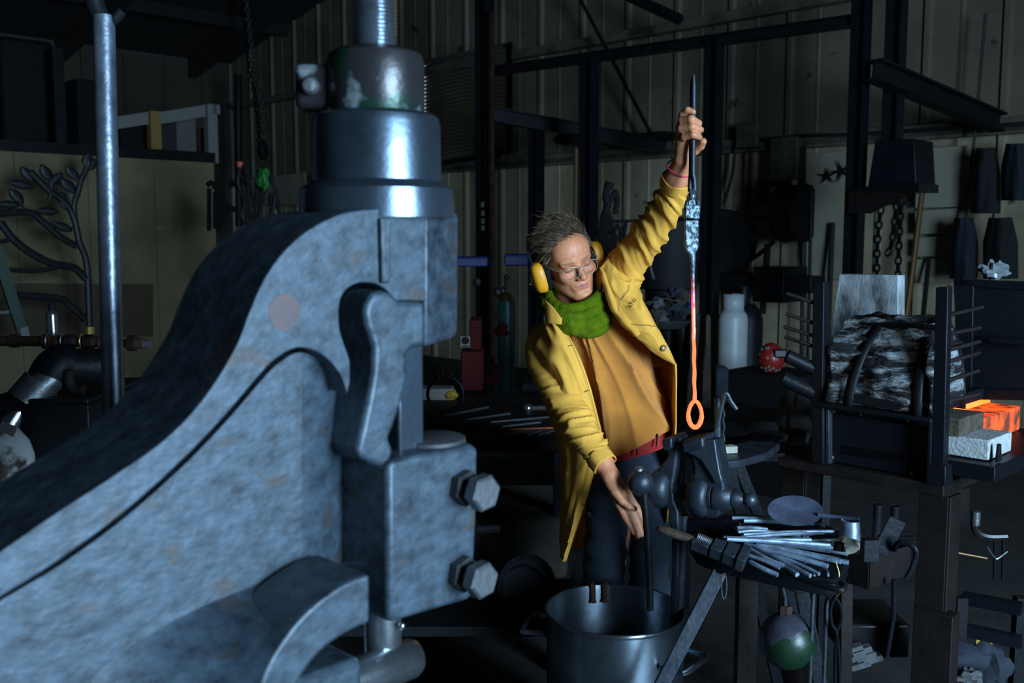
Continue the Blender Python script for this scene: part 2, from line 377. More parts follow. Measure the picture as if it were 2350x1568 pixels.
# column the press stands on (below the frame edge)
pc = MB(); pc.box(PA(300,1740,A0-.07)-EZ*0, (.16,.5,.12)); zb = PA(300,1740,A0-.07).z
cc = PA(300,1740,A0-.07); pc.box((cc.x,cc.y,zb/2), (.14,.4,zb)); pc.box((cc.x,cc.y,.02), (.5,.6,.04)); pc.build('pedestal', 'cast', press, bevel=.01)
# ================================================================ background of the shop
def one(mb, name, m_, label, cat, group=None, **k): return tag(mb.build(name, m_, **k), label, cat, group)
def rod(name, pts, r, m_, label, cat, group=None, n=8, **k): return one(MB().tube(pts, r, n, **k), name, m_, label, cat, group)
XYZ = (Vector((1,0,0)), Vector((0,1,0)), EZ)
def lump(c, r, sc, seed, amp=.35, n=18, fs=2.2):
    m = MB(); m.sphere((0,0,0), 1, n)
    for i, q in enumerate(m.v): s_ = 1+amp*n3(q, fs, seed)+amp*.5*n3(q, fs*2.3, seed+2); m.v[i] = Vector(c)+Vector((q.x*sc[0], q.y*sc[1], q.z*sc[2]))*(r*s_)
    return m
mat('paint_white', (0.16,0.16,0.144), .7); mat('cloth_dark', (0.0072,0.0084,0.0108), .95, col2=(0.012,0.0132,0.0168), vs=6, bump=.3, bs=80)
mat('cloth_blue', (0.012,0.0168,0.03), .9, col2=(0.0072,0.0108,0.018), vs=8, bump=.4, bs=60); mat('cloth_grey', (0.07,0.0735,0.077), .9, col2=(0.035,0.035,0.0385), vs=9, bump=.6, bs=40)
mat('leaf_iron', (0.012,0.0144,0.0168), .5, .4, col2=(0.021,0.024,0.027), vs=20); mat('wire_dark', (0.0084,0.0084,0.0084), .6); mat('apron', (.05,.032,.020), .85, col2=(.03,.02,.014), vs=7)
mat('dots', (.22,.012,.010), .35); mat('paper', (0.154,0.147,0.126), .8); mat('hazard', (.28,.17,.01), .7); mat('green_tape', (0.0105,0.112,0.0175), .5); mat('orange_red', (.42,.06,.02), .6)
BC = 6.45        # room coordinate of the rack columns
FL = lambda p: Vector((p.x, p.y, 0))
def column(px, ytop, w_px, label, b=BC, m_='steel_blue', ybot=None, letters=None):
    p = PB(px, ytop, b); w_ = mm(w_px, p.y)*.72; t = thing('steel_column', label, 'column', FL(p)); h = min(p.z, zc(p.dot(E1))-.02)
    m = MB(); z0 = 0 if ybot is None else PB(px, ybot, b).z
    for s_ in (-1, 1): m.box(Vector((p.x,p.y,(h+z0)/2))+E1*(s_*w_*.46), (w_*.12, w_, h-z0))
    m.box((p.x,p.y,(h+z0)/2), (w_*.84, w_*.12, h-z0)); m.build('beam_section', m_, t)
    m = MB(); m.box((p.x,p.y,z0+.01), (w_*2,w_*2,.02)); m.build('base_plate', m_, t); return t
c1_ = column(1112, -40, 42, 'tall dark steel column beside the slatted window blind')
m = MB(); q = PB(1128, 300, BC-.1); m.box((q.x,q.y,q.z/2+.75), (.035,.035,q.z+.6)); m.build('rusty_conduit', 'rust', c1_)
for i, (x, y) in enumerate(((1107,470),(1108,490),(1108,508),(1108,524))):
    m = MB(); q = PB(x, y, BC-.12); m.box(q, (.035,.004,.045)); m.box(q+EZ*.01+E1*.012, (.012,.006,.03)); m.build('paint_mark', 'paint_white', c1_)
for i, y in enumerate((770,785,800,815,830)):
    m = MB(); q = PB(1093, y, BC-.12); m.box(q, (.02,.004,.03)); m.build('paint_mark', 'paint_white', c1_)
column(1231, 283, 36, 'short dark steel column under the sloping beam, left of the taller one', BC+.5)
column(1354, 135, 42, 'dark steel column directly behind the head of the person')
column(1640, 88, 44, 'dark steel column just behind the glowing bar')
column(1981, -60, 46, 'dark steel column carrying the bracket shelf above the forge')
column(2062, -60, 48, 'black steel column beside the bracket column, over the forge', BC+.25, 'steel_dark', ybot=470)
# top runner along the columns, sloping braces
def beam(a, b, w_, h_, label, m_='steel_dark', name='steel_beam'):
    d = b-a; x = d.normalized(); s_ = x.cross(EZ).normalized(); u_ = s_.cross(x); m = MB()
    m.box((a+b)/2+u_*(h_*.45), (d.length, w_, h_*.12), (x, s_, u_)); m.box((a+b)/2-u_*(h_*.45), (d.length, w_, h_*.12), (x, s_, u_)); m.box((a+b)/2, (d.length, w_*.15, h_*.9), (x, s_, u_))
    return one(m, name, m_, label, 'beam')
beam(PB(1120,165,BC), PB(1975,46,BC), .10, .075, 'long dark runner beam joining the column tops across the back')
beam(PB(1128,262,BC), PB(1528,337,BB-.2), .12, .13, 'dark beam sloping down behind the person towards the raised hand')
m = MB(); q = PB(1492,316,BB-.25); m.box(q, (.5,.2,.08)); one(m, 'beam_bracket', 'steel_dark', 'dark flat bracket on the low end of the sloping beam', 'bracket')
beam(PB(2005,160,BC-.1), PB(2292,282,BB-.35), .12, .14, 'dark beam sloping down over the forge towards the right edge', 'black')
rod('brace_rod', [PB(1322,-20,BB-.5), PB(1493,305,BB-.3)], .02, 'steel_dark', 'thin diagonal brace rod crossing the back wall', 'rod')
rod('roof_strut', [PB(1440,-10,BB-.8), PB(1560,45,BB-.8)], .05, 'steel_dark', 'short dark roof strut at the top edge above the raised hand', 'strut')
# slatted blind over the far window
wq = [PB(972,152,BB-.12), PB(1172,105,BB-.12), PB(1172,345,BB-.12), PB(980,378,BB-.12)]
win = struct(MB().prism([PB(968,140,BB-.05), PB(1180,95,BB-.05), PB(1180,352,BB-.05), PB(972,388,BB-.05)], -E2*.02).build('window_1', 'sheet_dark'))
mat('blind', (0.16,0.136,0.088), .6)
n_ = 26
for i in range(n_):
    t = (i+.5)/n_; a = wq[0].lerp(wq[3], t); b = wq[1].lerp(wq[2], t); h = (wq[0]-wq[3]).length/n_
    z_ = (a.z+b.z)/2
    m = MB(); m.grid([[a+EZ*h*.42, b+EZ*h*.42], [a-E2*.035-EZ*h*.05, b-E2*.035-EZ*h*.05], [a-EZ*h*.40, b-EZ*h*.40]]); m.build('slat', 'blind', win, smooth=0)
m = MB(); m.prism([PB(1168,100,BB-.14), PB(1176,98,BB-.14), PB(1176,350,BB-.14), PB(1168,352,BB-.14)], -E2*.03); m.build('blind_rail', 'steel_blue', win)
m = MB(); m.prism([PB(975,376,BB-.14), PB(1174,342,BB-.14), PB(1174,353,BB-.14), PB(975,390,BB-.14)], -E2*.03); m.build('bottom_rail', 'steel_dark', win)
mat('daylight_gap', (.6,.6,.6), .5, emit=(.75,.9,1), es=.9)
m = MB(); m.prism([PB(970,152,BB-.10), PB(976,151,BB-.10), PB(976,262,BB-.10), PB(970,263,BB-.10)], E2*.01); m.build('window_gap', 'daylight_gap', win)
# back wall cupboards, boards
mat('board_pale', (0.288,0.2664,0.1944), .8, col2=(0.2304,0.2124,0.1548), vs=2.5, spots=((0.0576,0.0432,0.0288), 3, .70))
m = MB(); m.prism([PB(1850,355,BB-.16), PB(1948,346,BB-.16), PB(1948,640,BB-.16), PB(1850,640,BB-.16)], E2*.02); one(m, 'wall_board', 'board_pale', 'pale board on the back wall carrying two iron stars', 'board')
wbrd = thing('sheet_board', 'pale seamed board on the back wall behind the copper pole', 'board', PB(2160,640,BB-.2))
for ya, yb in ((342,478),(484,538),(546,590),(596,650)):
    m = MB(); m.prism([PB(2100,ya,BB-.16), PB(2222,ya-8,BB-.16), PB(2222,yb-4,BB-.16), PB(2100,yb,BB-.16)], E2*.02); m.build('panel', 'board_pale', wbrd, bevel=.004)
for i, (x, y, r, lab) in enumerate(((1899,404,13,'smaller iron star hung on the pale wall board'), (1932,393,17,'larger iron star hung on the pale wall board'))):
    c = PB(x, y, BB-.2); rr_ = mm(r, c.y); m = MB()
    for k in range(5):
        t = k*2*math.pi/5+.35+i*.3; d = E1*math.cos(t)*1.3+EZ*math.sin(t); m.tube([c, c+d*rr_*1.5], [.014,.003], 6)
    one(m, 'iron_star', 'steel_dark', lab, 'star')
mat('copper_pole', (.16,.085,.035), .45, .5)
pl_ = thing('copper_pole', 'tall copper-coloured pole with black cap leaning on the back wall', 'pole', FL(PB(2098,650,BB-.5)))
MB().tube([PB(2119,420,BB-.3), PB(2092,640,BB-.45), PB(2070,800,BB-.6)], .022, 10).build('pole', 'copper_pole', pl_); MB().cyl(PB(2121,404,BB-.3), PB(2118,440,BB-.3), .035, n=12).build('cap', 'black', pl_)
for i, (x0, y0, x1, y1, w_, lab) in enumerate(((1846,335,1842,640,12,'long dark bar leaning on the wall, nearest the hose reel'), (1862,425,1858,640,10,'long dark bar leaning on the wall beside the pale star board'), (1910,512,1905,640,16,'short dark bar standing below the iron stars'), (2132,590,2126,650,12,'short dark bar standing beside the copper pole'))):
    m = MB(); a, b = PB(x0,y0,BB-.22), PB(x1,y1,BB-.3); b = b+(b-a)*((b.z)/(a.z-b.z))*.98; w3 = mm(w_, 9); x, y, z = frame_of(b-a); m.box((a+b)/2, (w3, w3*.5, (b-a).length), (x, y, z)); one(m, 'leaning_bar', 'steel_dark', lab, 'bar')
# bracket shelf, hanging chains
bs_ = thing('bracket_shelf', 'dark triangular steel bracket shelf on the column above the forge', 'shelf', PB(2010,450,BC-.2))
MB().prism([PB(1940,432,BC-.2), PB(2108,420,BC-.35), PB(2108,440,BC-.35), PB(1940,440,BC-.2)], E2*.3).build('shelf_plate', 'steel_dark', bs_)
MB().prism([PB(1947,440,BC-.22), PB(2100,440,BC-.3), PB(1995,490,BC-.2), PB(1947,490,BC-.2)], E2*.02).build('gusset', 'rust_plate', bs_)
m = MB(); m.prism([PB(2008,320,BC-.1), PB(2098,318,BC-.1), PB(2104,430,BC-.1), PB(1990,430,BC-.1)], E2*.3); one(m, 'ribbed_hood', 'steel_blue', 'tapered dark hood standing on the bracket shelf', 'hood', bevel=.01)
def chain_(name, pts, label, lk=.045, r=.007, m_='steel_dark'):
    m = MB(); path = crv(pts, 24); L_ = 0; acc = [0]
    for a, b in zip(path, path[1:]): L_ += (b-a).length; acc.append(L_)
    k = int(L_/(lk*.72)); j = 0
    for i in range(k):
        s_ = (i+.5)*L_/k
        while j < len(acc)-2 and acc[j+1] < s_: j += 1
        c = path[j].lerp(path[j+1], (s_-acc[j])/max(1e-6, acc[j+1]-acc[j])); d = (path[j+1]-path[j]).normalized(); x, y, z = frame_of(d); sd = x if i % 2 else y
        m.tube([c+d*(lk*.5*math.cos(t))+sd*(lk*.30*math.sin(t)) for t in [2*math.pi*q/8 for q in range(8)]], r, 4, closed=True)
    return one(m, name, m_, label, 'chain')
for pts, lab in (([PB(2022,475,BC),PB(2014,550,BC),PB(2012,640,BC)],'chain hanging under the bracket shelf, nearest its column'), ([PB(2058,465,BC),PB(2046,560,BC),PB(2034,585,BC)],'middle chain hanging under the bracket shelf'), ([PB(2069,455,BC),PB(2064,540,BC),PB(2060,640,BC)],'chain hanging under the bracket shelf, farthest from its column')):
    chain_('hanging_chain', pts, lab, .062, .008)
for x, lab in ((2003,'thin cord beside the chains under the bracket shelf'),): rod('cord', [PB(2008,480,BC), PB(x,630,BC)], .008, 'wire_dark', lab, 'cord')
chain_('roof_chain', [PB(562,-30,BB-1.5), PB(578,120,BB-1.5), PB(598,230,BB-1.5), PB(608,320,BB-1.5)], 'brighter of two long chains hanging from the dark roof', .09, .010, 'steel')
chain_('roof_chain', [PB(556,-10,BB-1.4), PB(568,120,BB-1.4), PB(590,260,BB-1.4), PB(596,340,BB-1.4)], 'fainter of two long chains hanging from the dark roof', .09, .008, 'steel_dark')
# pulley block of the hoist chain
m = MB(); m.sphere(PB(603,345,BB-1.5), .10, 14, (.7,.7,1.3)); one(m, 'chain_hoist', 'black', 'black hoist block at the end of the roof chains', 'hoist')
# hose reel and cables
hr = thing('hose_reel', 'black hose reel mounted on the back wall', 'hose reel', PB(1795,490,BB-.25))
c = PB(1785,490,BB-.3); MB().lathe(c-E2*.0+E1*.05, E1, [(0,.08),(0,.25),(.03,.265),(.06,.25),(.17,.24),(.20,.265),(.23,.25),(.23,.08)], 32).build('drum', 'black', hr)
m = MB(); m.box(PB(1775,437,BB-.35), (.28,.14,.16)); m.build('bracket', 'black_gloss', hr, bevel=.01); m = MB(); m.box(PB(1774,437,BB-.43), (.07,.01,.06)); m.build('sticker', 'paint_white', hr)
m = MB(); m.box(PB(1822,490,BB-.2), (.08,.15,.4)); m.build('wall_mount', 'black', hr)
rod('hose', crv([PB(1775,555,BB-.3), PB(1740,585,BB-.25), PB(1690,615,BB-.2), PB(1655,622,BB-.2)], 6), .022, 'black', 'black hose sagging from the reel towards the column', 'hose')
rod('reel_lead', crv([PB(1760,465,BB-.3), PB(1725,468,BB-.3), PB(1718,485,BB-.3), PB(1728,500,BB-.3), PB(1758,500,BB-.3)], 6), .014, 'black', 'short looped lead beside the hose reel', 'hose')
rod('wall_cable', crv([PB(1660,470,BB-.2), PB(1680,400,BB-.2), PB(1690,330,BB-.2), PB(1715,298,BB-.2), PB(1732,300,BB-.2)], 6), .016, 'wire_dark', 'dark cable looping down the wall behind the glowing bar', 'cable')
rod('wall_cable', crv([PB(1735,322,BB-.2), PB(1850,312,BB-.2), PB(1960,308,BB-.2), PB(2100,300,BB-.2), PB(2350,284,BB-.2)], 6), .016, 'wire_dark', 'dark cable running along the wall girt', 'cable')
rod('wall_cable', [PB(2262,30,BB-.3), PB(2240,280,BB-.3), PB(2215,520,BB-.3)], .012, 'wire_dark', 'thin cable hanging down the wall near the right edge', 'cable')
m = MB(); m.box(PB(1720,312,BB-.2), (.22,.12,.22)); one(m, 'junction_box', 'girt', 'small grey junction box on the wall girt', 'box', bevel=.01)
m = MB(); m.box(PB(1803,365,BB-.18), (.28,.1,.38)); one(m, 'switch_box', 'girt', 'grey switch box on the wall above the hose reel', 'box', bevel=.01)
rod('wall_conduit', [PB(1722,330,BB-.15), PB(1712,620,BB-.15)], .02, 'rust', 'thin rusty conduit running down the wall beside the reel', 'conduit')
rod('wall_conduit', [PB(1762,560,BB-.4), PB(1750,720,BB-.4)], .03, 'rust', 'rusty pole standing under the hose reel', 'conduit')
m = MB(); c = PB(1662,560,BB-.35); m.lathe(c, E1*.8-E2*.6, [(-.04,0),(-.04,.30),(0,.32),(.04,.30),(.04,0)], 30); one(m, 'round_pan', 'black', 'round black pan hanging behind the column of the glowing bar', 'pan')
m = MB(); m.box(PB(1745,648,BB-.6), (1.1,.25,.14)); m.box(PB(1790,652,BB-.6), (.3,.4,.3)); one(m, 'wall_bracket', 'steel_dark', 'dark bench bracket below the hose reel', 'bracket', bevel=.01)
rod('floor_lead', crv([PB(1660,915,6.3), PB(1720,895,6.3), PB(1790,880,6.3), PB(1860,872,6.4)], 5), .012, 'wire_dark', 'dark lead stretched across to the forge at tank height', 'cable')
# broom/mop behind the person
mp_ = thing('broom', 'dark-headed broom standing head-up behind the person', 'broom', FL(PB(1322,330,BC+.6)))
MB().tube([PB(1322,340,BC+.6), PB(1318,620,BC+.6), PB(1316,900,BC+.6)], .02, 10).build('handle', 'copper_pole', mp_); MB().sphere(PB(1306,320,BC+.6), .17, 16, (.9,.9,.34)).build('head', 'black', mp_)
# gas tanks
pt_ = thing('propane_tank', 'tall white propane tank behind the glowing bar', 'gas tank', FL(P(1680,800,7.4)))
c = P(1678,905,7.4); zt_ = P(1678,712,7.4).z; r_ = mm(34,7.4); pr = [(0,r_*.9),(.03,r_*.96),(.05,r_),(zt_-.07,r_),(zt_-.035,r_*.95),(zt_,r_*.72),(zt_+.02,r_*.3),(zt_+.02,0)]
MB().lathe((c.x,c.y,0), EZ, pr, 40).build('body', 'white_tank', pt_); MB().lathe((c.x,c.y,zt_-.09), EZ, [(0,r_*1.005),(.004,r_*1.012),(.008,r_*1.005)], 40).build('weld_seam', 'white_tank', pt_)
m = MB(); k_ = 24; m.grid([[(Vector((c.x,c.y,zz))+Vector((math.cos(t),math.sin(t),0))*r_*.68) for t in [2.4+ (2*math.pi-.9)*q/k_ for q in range(k_+1)]] for zz in (zt_-.02, zt_+.12)]); m.build('collar', 'white_tank', pt_, solid=.008)
m = MB(); m.cyl(Vector((c.x,c.y,zt_)), Vector((c.x,c.y,zt_+.09)), .02, n=12); m.build('valve', 'brass', pt_)
pd = thing('dark_gas_cylinder', 'dark gas cylinder with domed cap standing behind the white tank', 'gas tank', FL(P(1712,800,8.0)))
c = P(1712,905,8.0); zt_ = P(1712,700,8.0).z; r_ = .12; MB().lathe((c.x,c.y,0), EZ, [(0,r_),(zt_-.12,r_),(zt_-.05,r_*.85),(zt_,r_*.5),(zt_+.01,.05)], 30).build('body', 'steel_dark', pd)
MB().lathe((c.x-.04,c.y,zt_), EZ, [(0,.05),(.10,.055),(.15,.045),(.17,0)], 20).build('cap', 'steel_dark', pd)
ag = thing('argon_cylinder', 'teal gas cylinder with yellow shoulder standing behind the work bench', 'gas tank', FL(P(1162,820,6.6)))
c = P(1162,825,6.9); zt_ = P(1162,690,6.9).z; r_ = mm(21,6.9); MB().lathe((c.x,c.y,0), EZ, [(0,r_*.9),(.05,r_),(zt_-.05,r_),(zt_,r_*.9)], 30).build('body', 'green_tank', ag)
MB().lathe((c.x,c.y,zt_), EZ, [(0,r_*.9),(.025,r_*.72),(.05,r_*.45),(.055,.02)], 30).build('shoulder', 'brass', ag)
m = MB(); m.cyl((c.x,c.y,zt_+.05), (c.x,c.y,zt_+.15), .014, n=10); m.sphere((c.x,c.y,zt_+.16), .022, 10); m.sphere((c.x-.06,c.y-.02,zt_+.06), .035, 12); m.cyl((c.x-.08,c.y,zt_+.09), (c.x,c.y,zt_+.09), .01, n=8); m.build('regulator', 'steel', ag)
# welding helmet with polka dots
wh = thing('welding_helmet', 'red welding helmet with white polka dots beside the white tank', 'helmet', P(1770,850,6.0))
c = P(1770,822,6.0); R0 = mm(34,6.0)
m = lump(c, R0, (.9,1.0,1.05), 2, .05); m.build('shell', 'dots', wh, smooth=60)
m = MB(); m.box(c+Vector((R0*.35,-R0*.93,R0*.42)), (R0*.9,.02,R0*.6), XYZ); m.build('visor', 'black_gloss', wh, bevel=.01)
rr_ = random.Random(5)
for i in range(26):
    t = rr_.uniform(-1.4,1.4); ph = rr_.uniform(-1.1,.9); d = Vector((math.sin(t)*math.cos(ph), -math.cos(t)*math.cos(ph), math.sin(ph)))
    if d.x > -.15 and d.z > .1: continue
    m = MB(); m.lathe(c+Vector((d.x*.9,d.y,d.z*1.05))*R0*1.0, d, [(-.004,.009),(.002,.009),(.002,0)], 8); m.build('dot', 'paper', wh)
m = MB(); q = P(1770,1000,6.1); m.box((q.x,q.y,P(1770,852,6.1).z/2), (.5,.5,P(1770,852,6.1).z)); one(m, 'dark_cabinet', 'black', 'black cabinet under the polka-dot helmet', 'cabinet', bevel=.01)
# things on and beside the back bench behind the person
bn = thing('work_bench', 'dark steel work bench behind the person, covered with tools', 'bench', FL(P(1130,1000,3.9)))
ZB = .855
poly = [PZ(900,1008,ZB), PZ(1300,1012,ZB), PZ(1480,960,ZB), PZ(1380,905,ZB), PZ(1080,905,ZB), PZ(930,925,ZB)]
MB().prism(poly, -EZ*.04).build('bench_top', 'rust_plate', bn, bevel=.004)
for p in (PZ(925,1000,ZB), PZ(1290,1003,ZB), PZ(1440,955,ZB), PZ(960,925,ZB)):
    m = MB(); m.box((p.x,p.y,(ZB-.04)/2), (.06,.06,ZB-.04), XYZ); m.build('leg', 'steel_dark', bn)
m = MB(); q = PZ(1110,960,.22); m.box((q.x,q.y-.9,.2), (1.1,.5,.02), XYZ); m.build('low_shelf', 'rust_plate', bn)
cy_ = P(1022,905,3.9); rg = thing('spring_ring', 'open blue spring ring standing on the work bench', 'ring', PZ(1022,945,ZB))
MB().tube([cy_+Vector((mm(41,3.9)*math.cos(t), 0, mm(41,3.9)*math.sin(t))) for t in [math.pi/2+.33+(2*math.pi-.66)*k/36 for k in range(37)]], .007, 8).build('band', 'steel_blue', rg)
for s_ in (-1, 1):
    q = cy_+Vector((s_*mm(10,3.9), 0, mm(44,3.9))); MB().tube([q+Vector((.008*math.cos(t),0,.013*math.sin(t))) for t in [2*math.pi*k/12 for k in range(12)]], .004, 6, closed=True).build('eyelet', 'steel_blue', rg)
hm_ = thing('ball_hammer', 'bright ball-faced hammer lying at the back of the work bench', 'hammer', PZ(1213,945,ZB))
MB().sphere(P(1211,937,3.95), .021, 14).build('head', 'steel_bright', hm_); MB().tube([P(1218,938,3.97), P(1262,936,3.97)], .012, 8).build('handle', 'wood', hm_)
benchrods = [((1040,985),(1135,968),.006,'long thin rod lying across the bench below the spring ring','steel_dark'), ((1060,965),(1170,950),.005,'thin grey rod across the middle of the bench','steel'), ((1100,972),(1260,958),.006,'bright grey rod lying along the bench below the hammer','steel_bright'), ((1150,980),(1240,970),.005,'short grey rod in the middle of the bench','steel'),
    ((1020,955),(1120,935),.006,'thin bar pointing from the ring towards the cylinder','steel'), ((1130,990),(1210,983),.006,'dark bar near the front edge of the bench','steel_dark'), ((985,968),(1035,980),.008,'stubby dark punch at the bench end near the press','steel_dark')]
for a, b, r, lab, m_ in benchrods: rod('bench_rod', [PZ(a[0],a[1],ZB+.008), PZ(b[0],b[1],ZB+.008)], r, m_, lab, 'rod')
rod('red_bar', [PZ(1136,988,ZB+.014), PZ(1300,982,ZB+.014)], .0055, 'orange_red', 'thin orange-red bar lying along the front of the bench', 'bar')
for i in range(9):
    rod('twisted_rod', [PZ(1146+i*13,1000-i*.6+2*(i%2),ZB+.007+.002*(i%3)), PZ(1200+i*12,984-i*.4,ZB+.012)], .0045, 'steel', 'thin dark twisted rod in the bundle along the front bench edge', 'rod', 'twisted rods on the bench edge', n=6)
m = MB(); m.box(PZ(998,915,ZB)+EZ*.025, (.16,.10,.05), XYZ); one(m, 'paper_tray', 'paper', 'low pale tray on the bench behind the spring ring', 'tray', bevel=.004)
one(lump(PZ(1035,918,ZB)+EZ*.025, .03, (1,1,.8), 8), 'yellow_glove', 'hazard', 'small crumpled yellow glove beside the pale tray', 'glove', smooth=60)
for x, y, w_, h_, Yd, m_, lab, nm, ct in ((1085,845,50,90,5.2,'red','red steel tool chest behind the bench, lower part','tool_chest','chest'), (1092,765,26,70,5.3,'red','narrow red cabinet behind the dark column','red_cabinet','cabinet'),
        (1085,600,70,22,6.3,'blue_plastic','blue plastic bin on the rack beside the column','plastic_bin','bin'), (1185,596,54,26,6.3,'blue_plastic','wider blue plastic bin above the teal cylinder','plastic_bin','bin'), (1225,880,60,26,5.0,'steel_dark','low dark metal stool behind the bench','metal_stool','stool')):
    q = P(x, y, Yd); m = MB(); m.box(q, (mm(w_,Yd), .25, mm(h_,Yd)), XYZ); o = thing(nm, lab, ct, q-EZ*mm(h_,Yd)/2); m.build('body', m_, o, bevel=.008)
    m = MB(); m.box(q+Vector((0,-.128,mm(h_,Yd)*.32)), (mm(w_,Yd)*.9,.012,mm(h_,Yd)*.14), XYZ); m.build('front_lip', m_, o, bevel=.003)
    if nm == 'tool_chest':
        pass
sg = thing('warning_sign', 'white warning label with a dark round symbol on the red cabinet', 'sign', P(1068,790,5.1))
m = MB(); m.box(P(1068,785,5.1), (mm(22,5.1),.006,mm(26,5.1)), XYZ); m.build('label_plate', 'paper', sg)
MB().lathe(P(1068,782,5.095), (0,-1,0), [(0,.020),(.002,.020),(.002,0)], 20).build('symbol', 'black', sg); m = MB(); m.box(P(1068,795,5.095), (.035,.004,.006), XYZ); m.build('printed_line', 'black', sg)
for x, y, lab in ((1152,755,'red rag hanging on the teal cylinder'), (1132,868,'small red rag on the floor behind the bench')): one(lump(P(x,y,6.2), .045, (.9,.6,.9), x % 7, .5), 'red_rag', 'red', lab, 'rag', smooth=60)
m = MB(); m.lathe(P(1094,648,6.2), (0,-1,0), [(0,.022),(.02,.026),(.03,0)], 16); one(m, 'round_gauge', 'steel_dark', 'small round gauge on the dark column', 'gauge')
# rack of iron bits behind the raised arm
rk = thing('iron_rack', 'tangle of black iron bars and hooks on a rack behind the person', 'rack', FL(P(1420,700,5.6)))
rr_ = random.Random(9)
for i in range(20):
    x = 1372+rr_.uniform(0,90); y = 500+rr_.uniform(0,60); pts = [P(x,y,5.6), P(x+rr_.uniform(-10,10),y+40,5.6), P(x+rr_.uniform(-8,8),660,5.6), P(x,760,5.6)]
    if rr_.random() < .4: pts = [P(x+rr_.uniform(8,16),y+rr_.uniform(6,14),5.6), P(x+5,y-4,5.6)]+pts
    MB().tube(crv(pts, 4), .012, 6).build('iron_bar', 'black', rk)
for yy in (510, 572): MB().tube([P(1370,yy,5.58), P(1478,yy-4,5.58)], .010, 6).build('rail', 'black', rk)
m = MB(); q = P(1420,760,5.7); m.box((q.x,q.y,q.z/2), (.36,.3,q.z), XYZ); m.build('plinth', 'black', rk)
sc_ = thing('iron_figure', 'slender black iron sculpture rising behind the raised elbow', 'sculpture', P(1398,520,5.9))
for pts, r in (([(1396,422),(1390,452),(1394,470),(1386,500),(1380,540)],.022), ([(1394,470),(1404,455),(1412,440),(1416,458),(1412,492)],.016), ([(1392,482),(1400,505),(1402,540)],.018), ([(1400,418),(1396,432)],.028)):
    MB().tube(crv([P(a,b,5.9) for a,b in pts], 5), r, 8).build('limb', 'black', sc_)
dr = thing('dark_drum', 'black drum with handle behind the raised sleeve', 'drum', FL(P(1530,680,4.6)))
c = P(1530,690,4.6); MB().lathe((c.x,c.y,0), EZ, [(0,.10),(c.z+.05,.10),(c.z+.06,.135),(c.z+.36,.14),(c.z+.38,.10),(c.z+.38,0)], 28).build('body', 'black', dr)
MB().tube(crv([P(1500,640,4.45), P(1490,600,4.42), P(1500,560,4.42)], 6), .008, 6).build('handle', 'steel', dr)
ct_ = thing('mesh_tray', 'round mesh tray heaped with crumpled leather and rags behind the coat', 'tray', P(1530,760,4.2))
c = P(1530,742,4.2); MB().lathe(c-EZ*.02, EZ, [(0,.07),(.03,.10),(.035,.102),(.03,.094),(.006,.06),(.006,0)], 28).build('dish', 'steel', ct_)
rr_ = random.Random(4)
for i in range(7): lump(c+Vector((rr_.uniform(-.07,.06), rr_.uniform(-.04,.04), .02+.03*i*.6)), rr_.uniform(.03,.05), (1,.8,.6), i, .6).build('scrap', ['cloth_grey','apron','cloth_blue','cloth_dark'][i % 4], ct_, smooth=60)
MB().tube([P(1530,755,4.2), Vector((c.x,c.y,.02))], .02, 8).build('stand', 'steel_dark', ct_)
one(lump(P(1556,690,4.9), .09, (1.1,.6,.55), 3, .4), 'blue_bag', 'blue_plastic', 'dark blue crumpled bag behind the cold end of the bar', 'bag', smooth=60)
m = MB(); m.grid([[P(1565+i*9+ (4 if i % 2 else 0)+j*0, 720+j*26, 4.3+.05*math.sin(i*1.7+j*.3)) for i in range(8)] for j in range(11)]); one(m, 'leather_apron', 'apron', 'brown leather apron hanging behind the glowing bar', 'apron', solid=.008, sub=1)
m = MB(); q = P(1563,930,4.7); m.box((q.x,q.y,q.z-.1), (.06,.2,.5), XYZ); one(m, 'red_cylinder_case', 'red', 'narrow red case behind the coat hem', 'case', bevel=.02)
m = MB(); m.box(P(1652,880,4.6), (.06,.1,.16), XYZ); one(m, 'blue_case', 'cloth_blue', 'small dark blue case in front of the white tank', 'case', bevel=.01)
# clutter beyond the vise, in the gloom under the forge
for i, (x, y, Yd, r, sc, m_, lab, nm, ct) in enumerate(((1690,935,4.2,.05,(1.6,.6,.4),'steel_dark','dark lump of steel scrap beyond the vise jaws','scrap_piece','scrap'), (1770,950,4.0,.04,(1.8,.6,.5),'steel','grey scrap piece lying beyond the stake plate','scrap_piece','scrap'), (1735,1010,3.6,.05,(1.8,.7,.4),'steel_dark','dark scrap piece on the rack behind the stake plate','scrap_piece','scrap'), (1830,960,3.3,.06,(.8,.6,1.5),'cloth_grey','mottled grey sack hanging below the forge sockets','hanging_sack','sack'))):
    one(lump(P(x,y,Yd), r, sc, i+3, .5), nm, m_, lab, ct, smooth=60)
sf_ = thing('low_rack', 'low dark rack standing in the gloom beyond the stake plate', 'rack', FL(P(1720,1000,3.7)))
for y in (960, 1030): m = MB(); m.box(P(1740,y,3.7), (.55,.3,.03), XYZ); m.build('shelf', 'steel_dark', sf_)
for x in (1580, 1900): q = P(x,960,3.7); m = MB(); m.box((q.x,q.y,q.z/2), (.03,.03,q.z), XYZ); m.build('upright', 'steel_dark', sf_)
m = MB(); q = P(1825,1020,3.0); m.box((q.x,q.y,q.z), (.05,.05,.09), XYZ); one(m, 'iron_socket_box', 'rust_plate', 'small square rusty box at the left end of the forge bed', 'box', bevel=.003)
one(lump(P(1818,1003,3.0), .018, (1.1,.7,1.0), 4, .4), 'rope_scrap', 'white', 'pale scrap sticking out of the small rusty box', 'scrap', smooth=60)
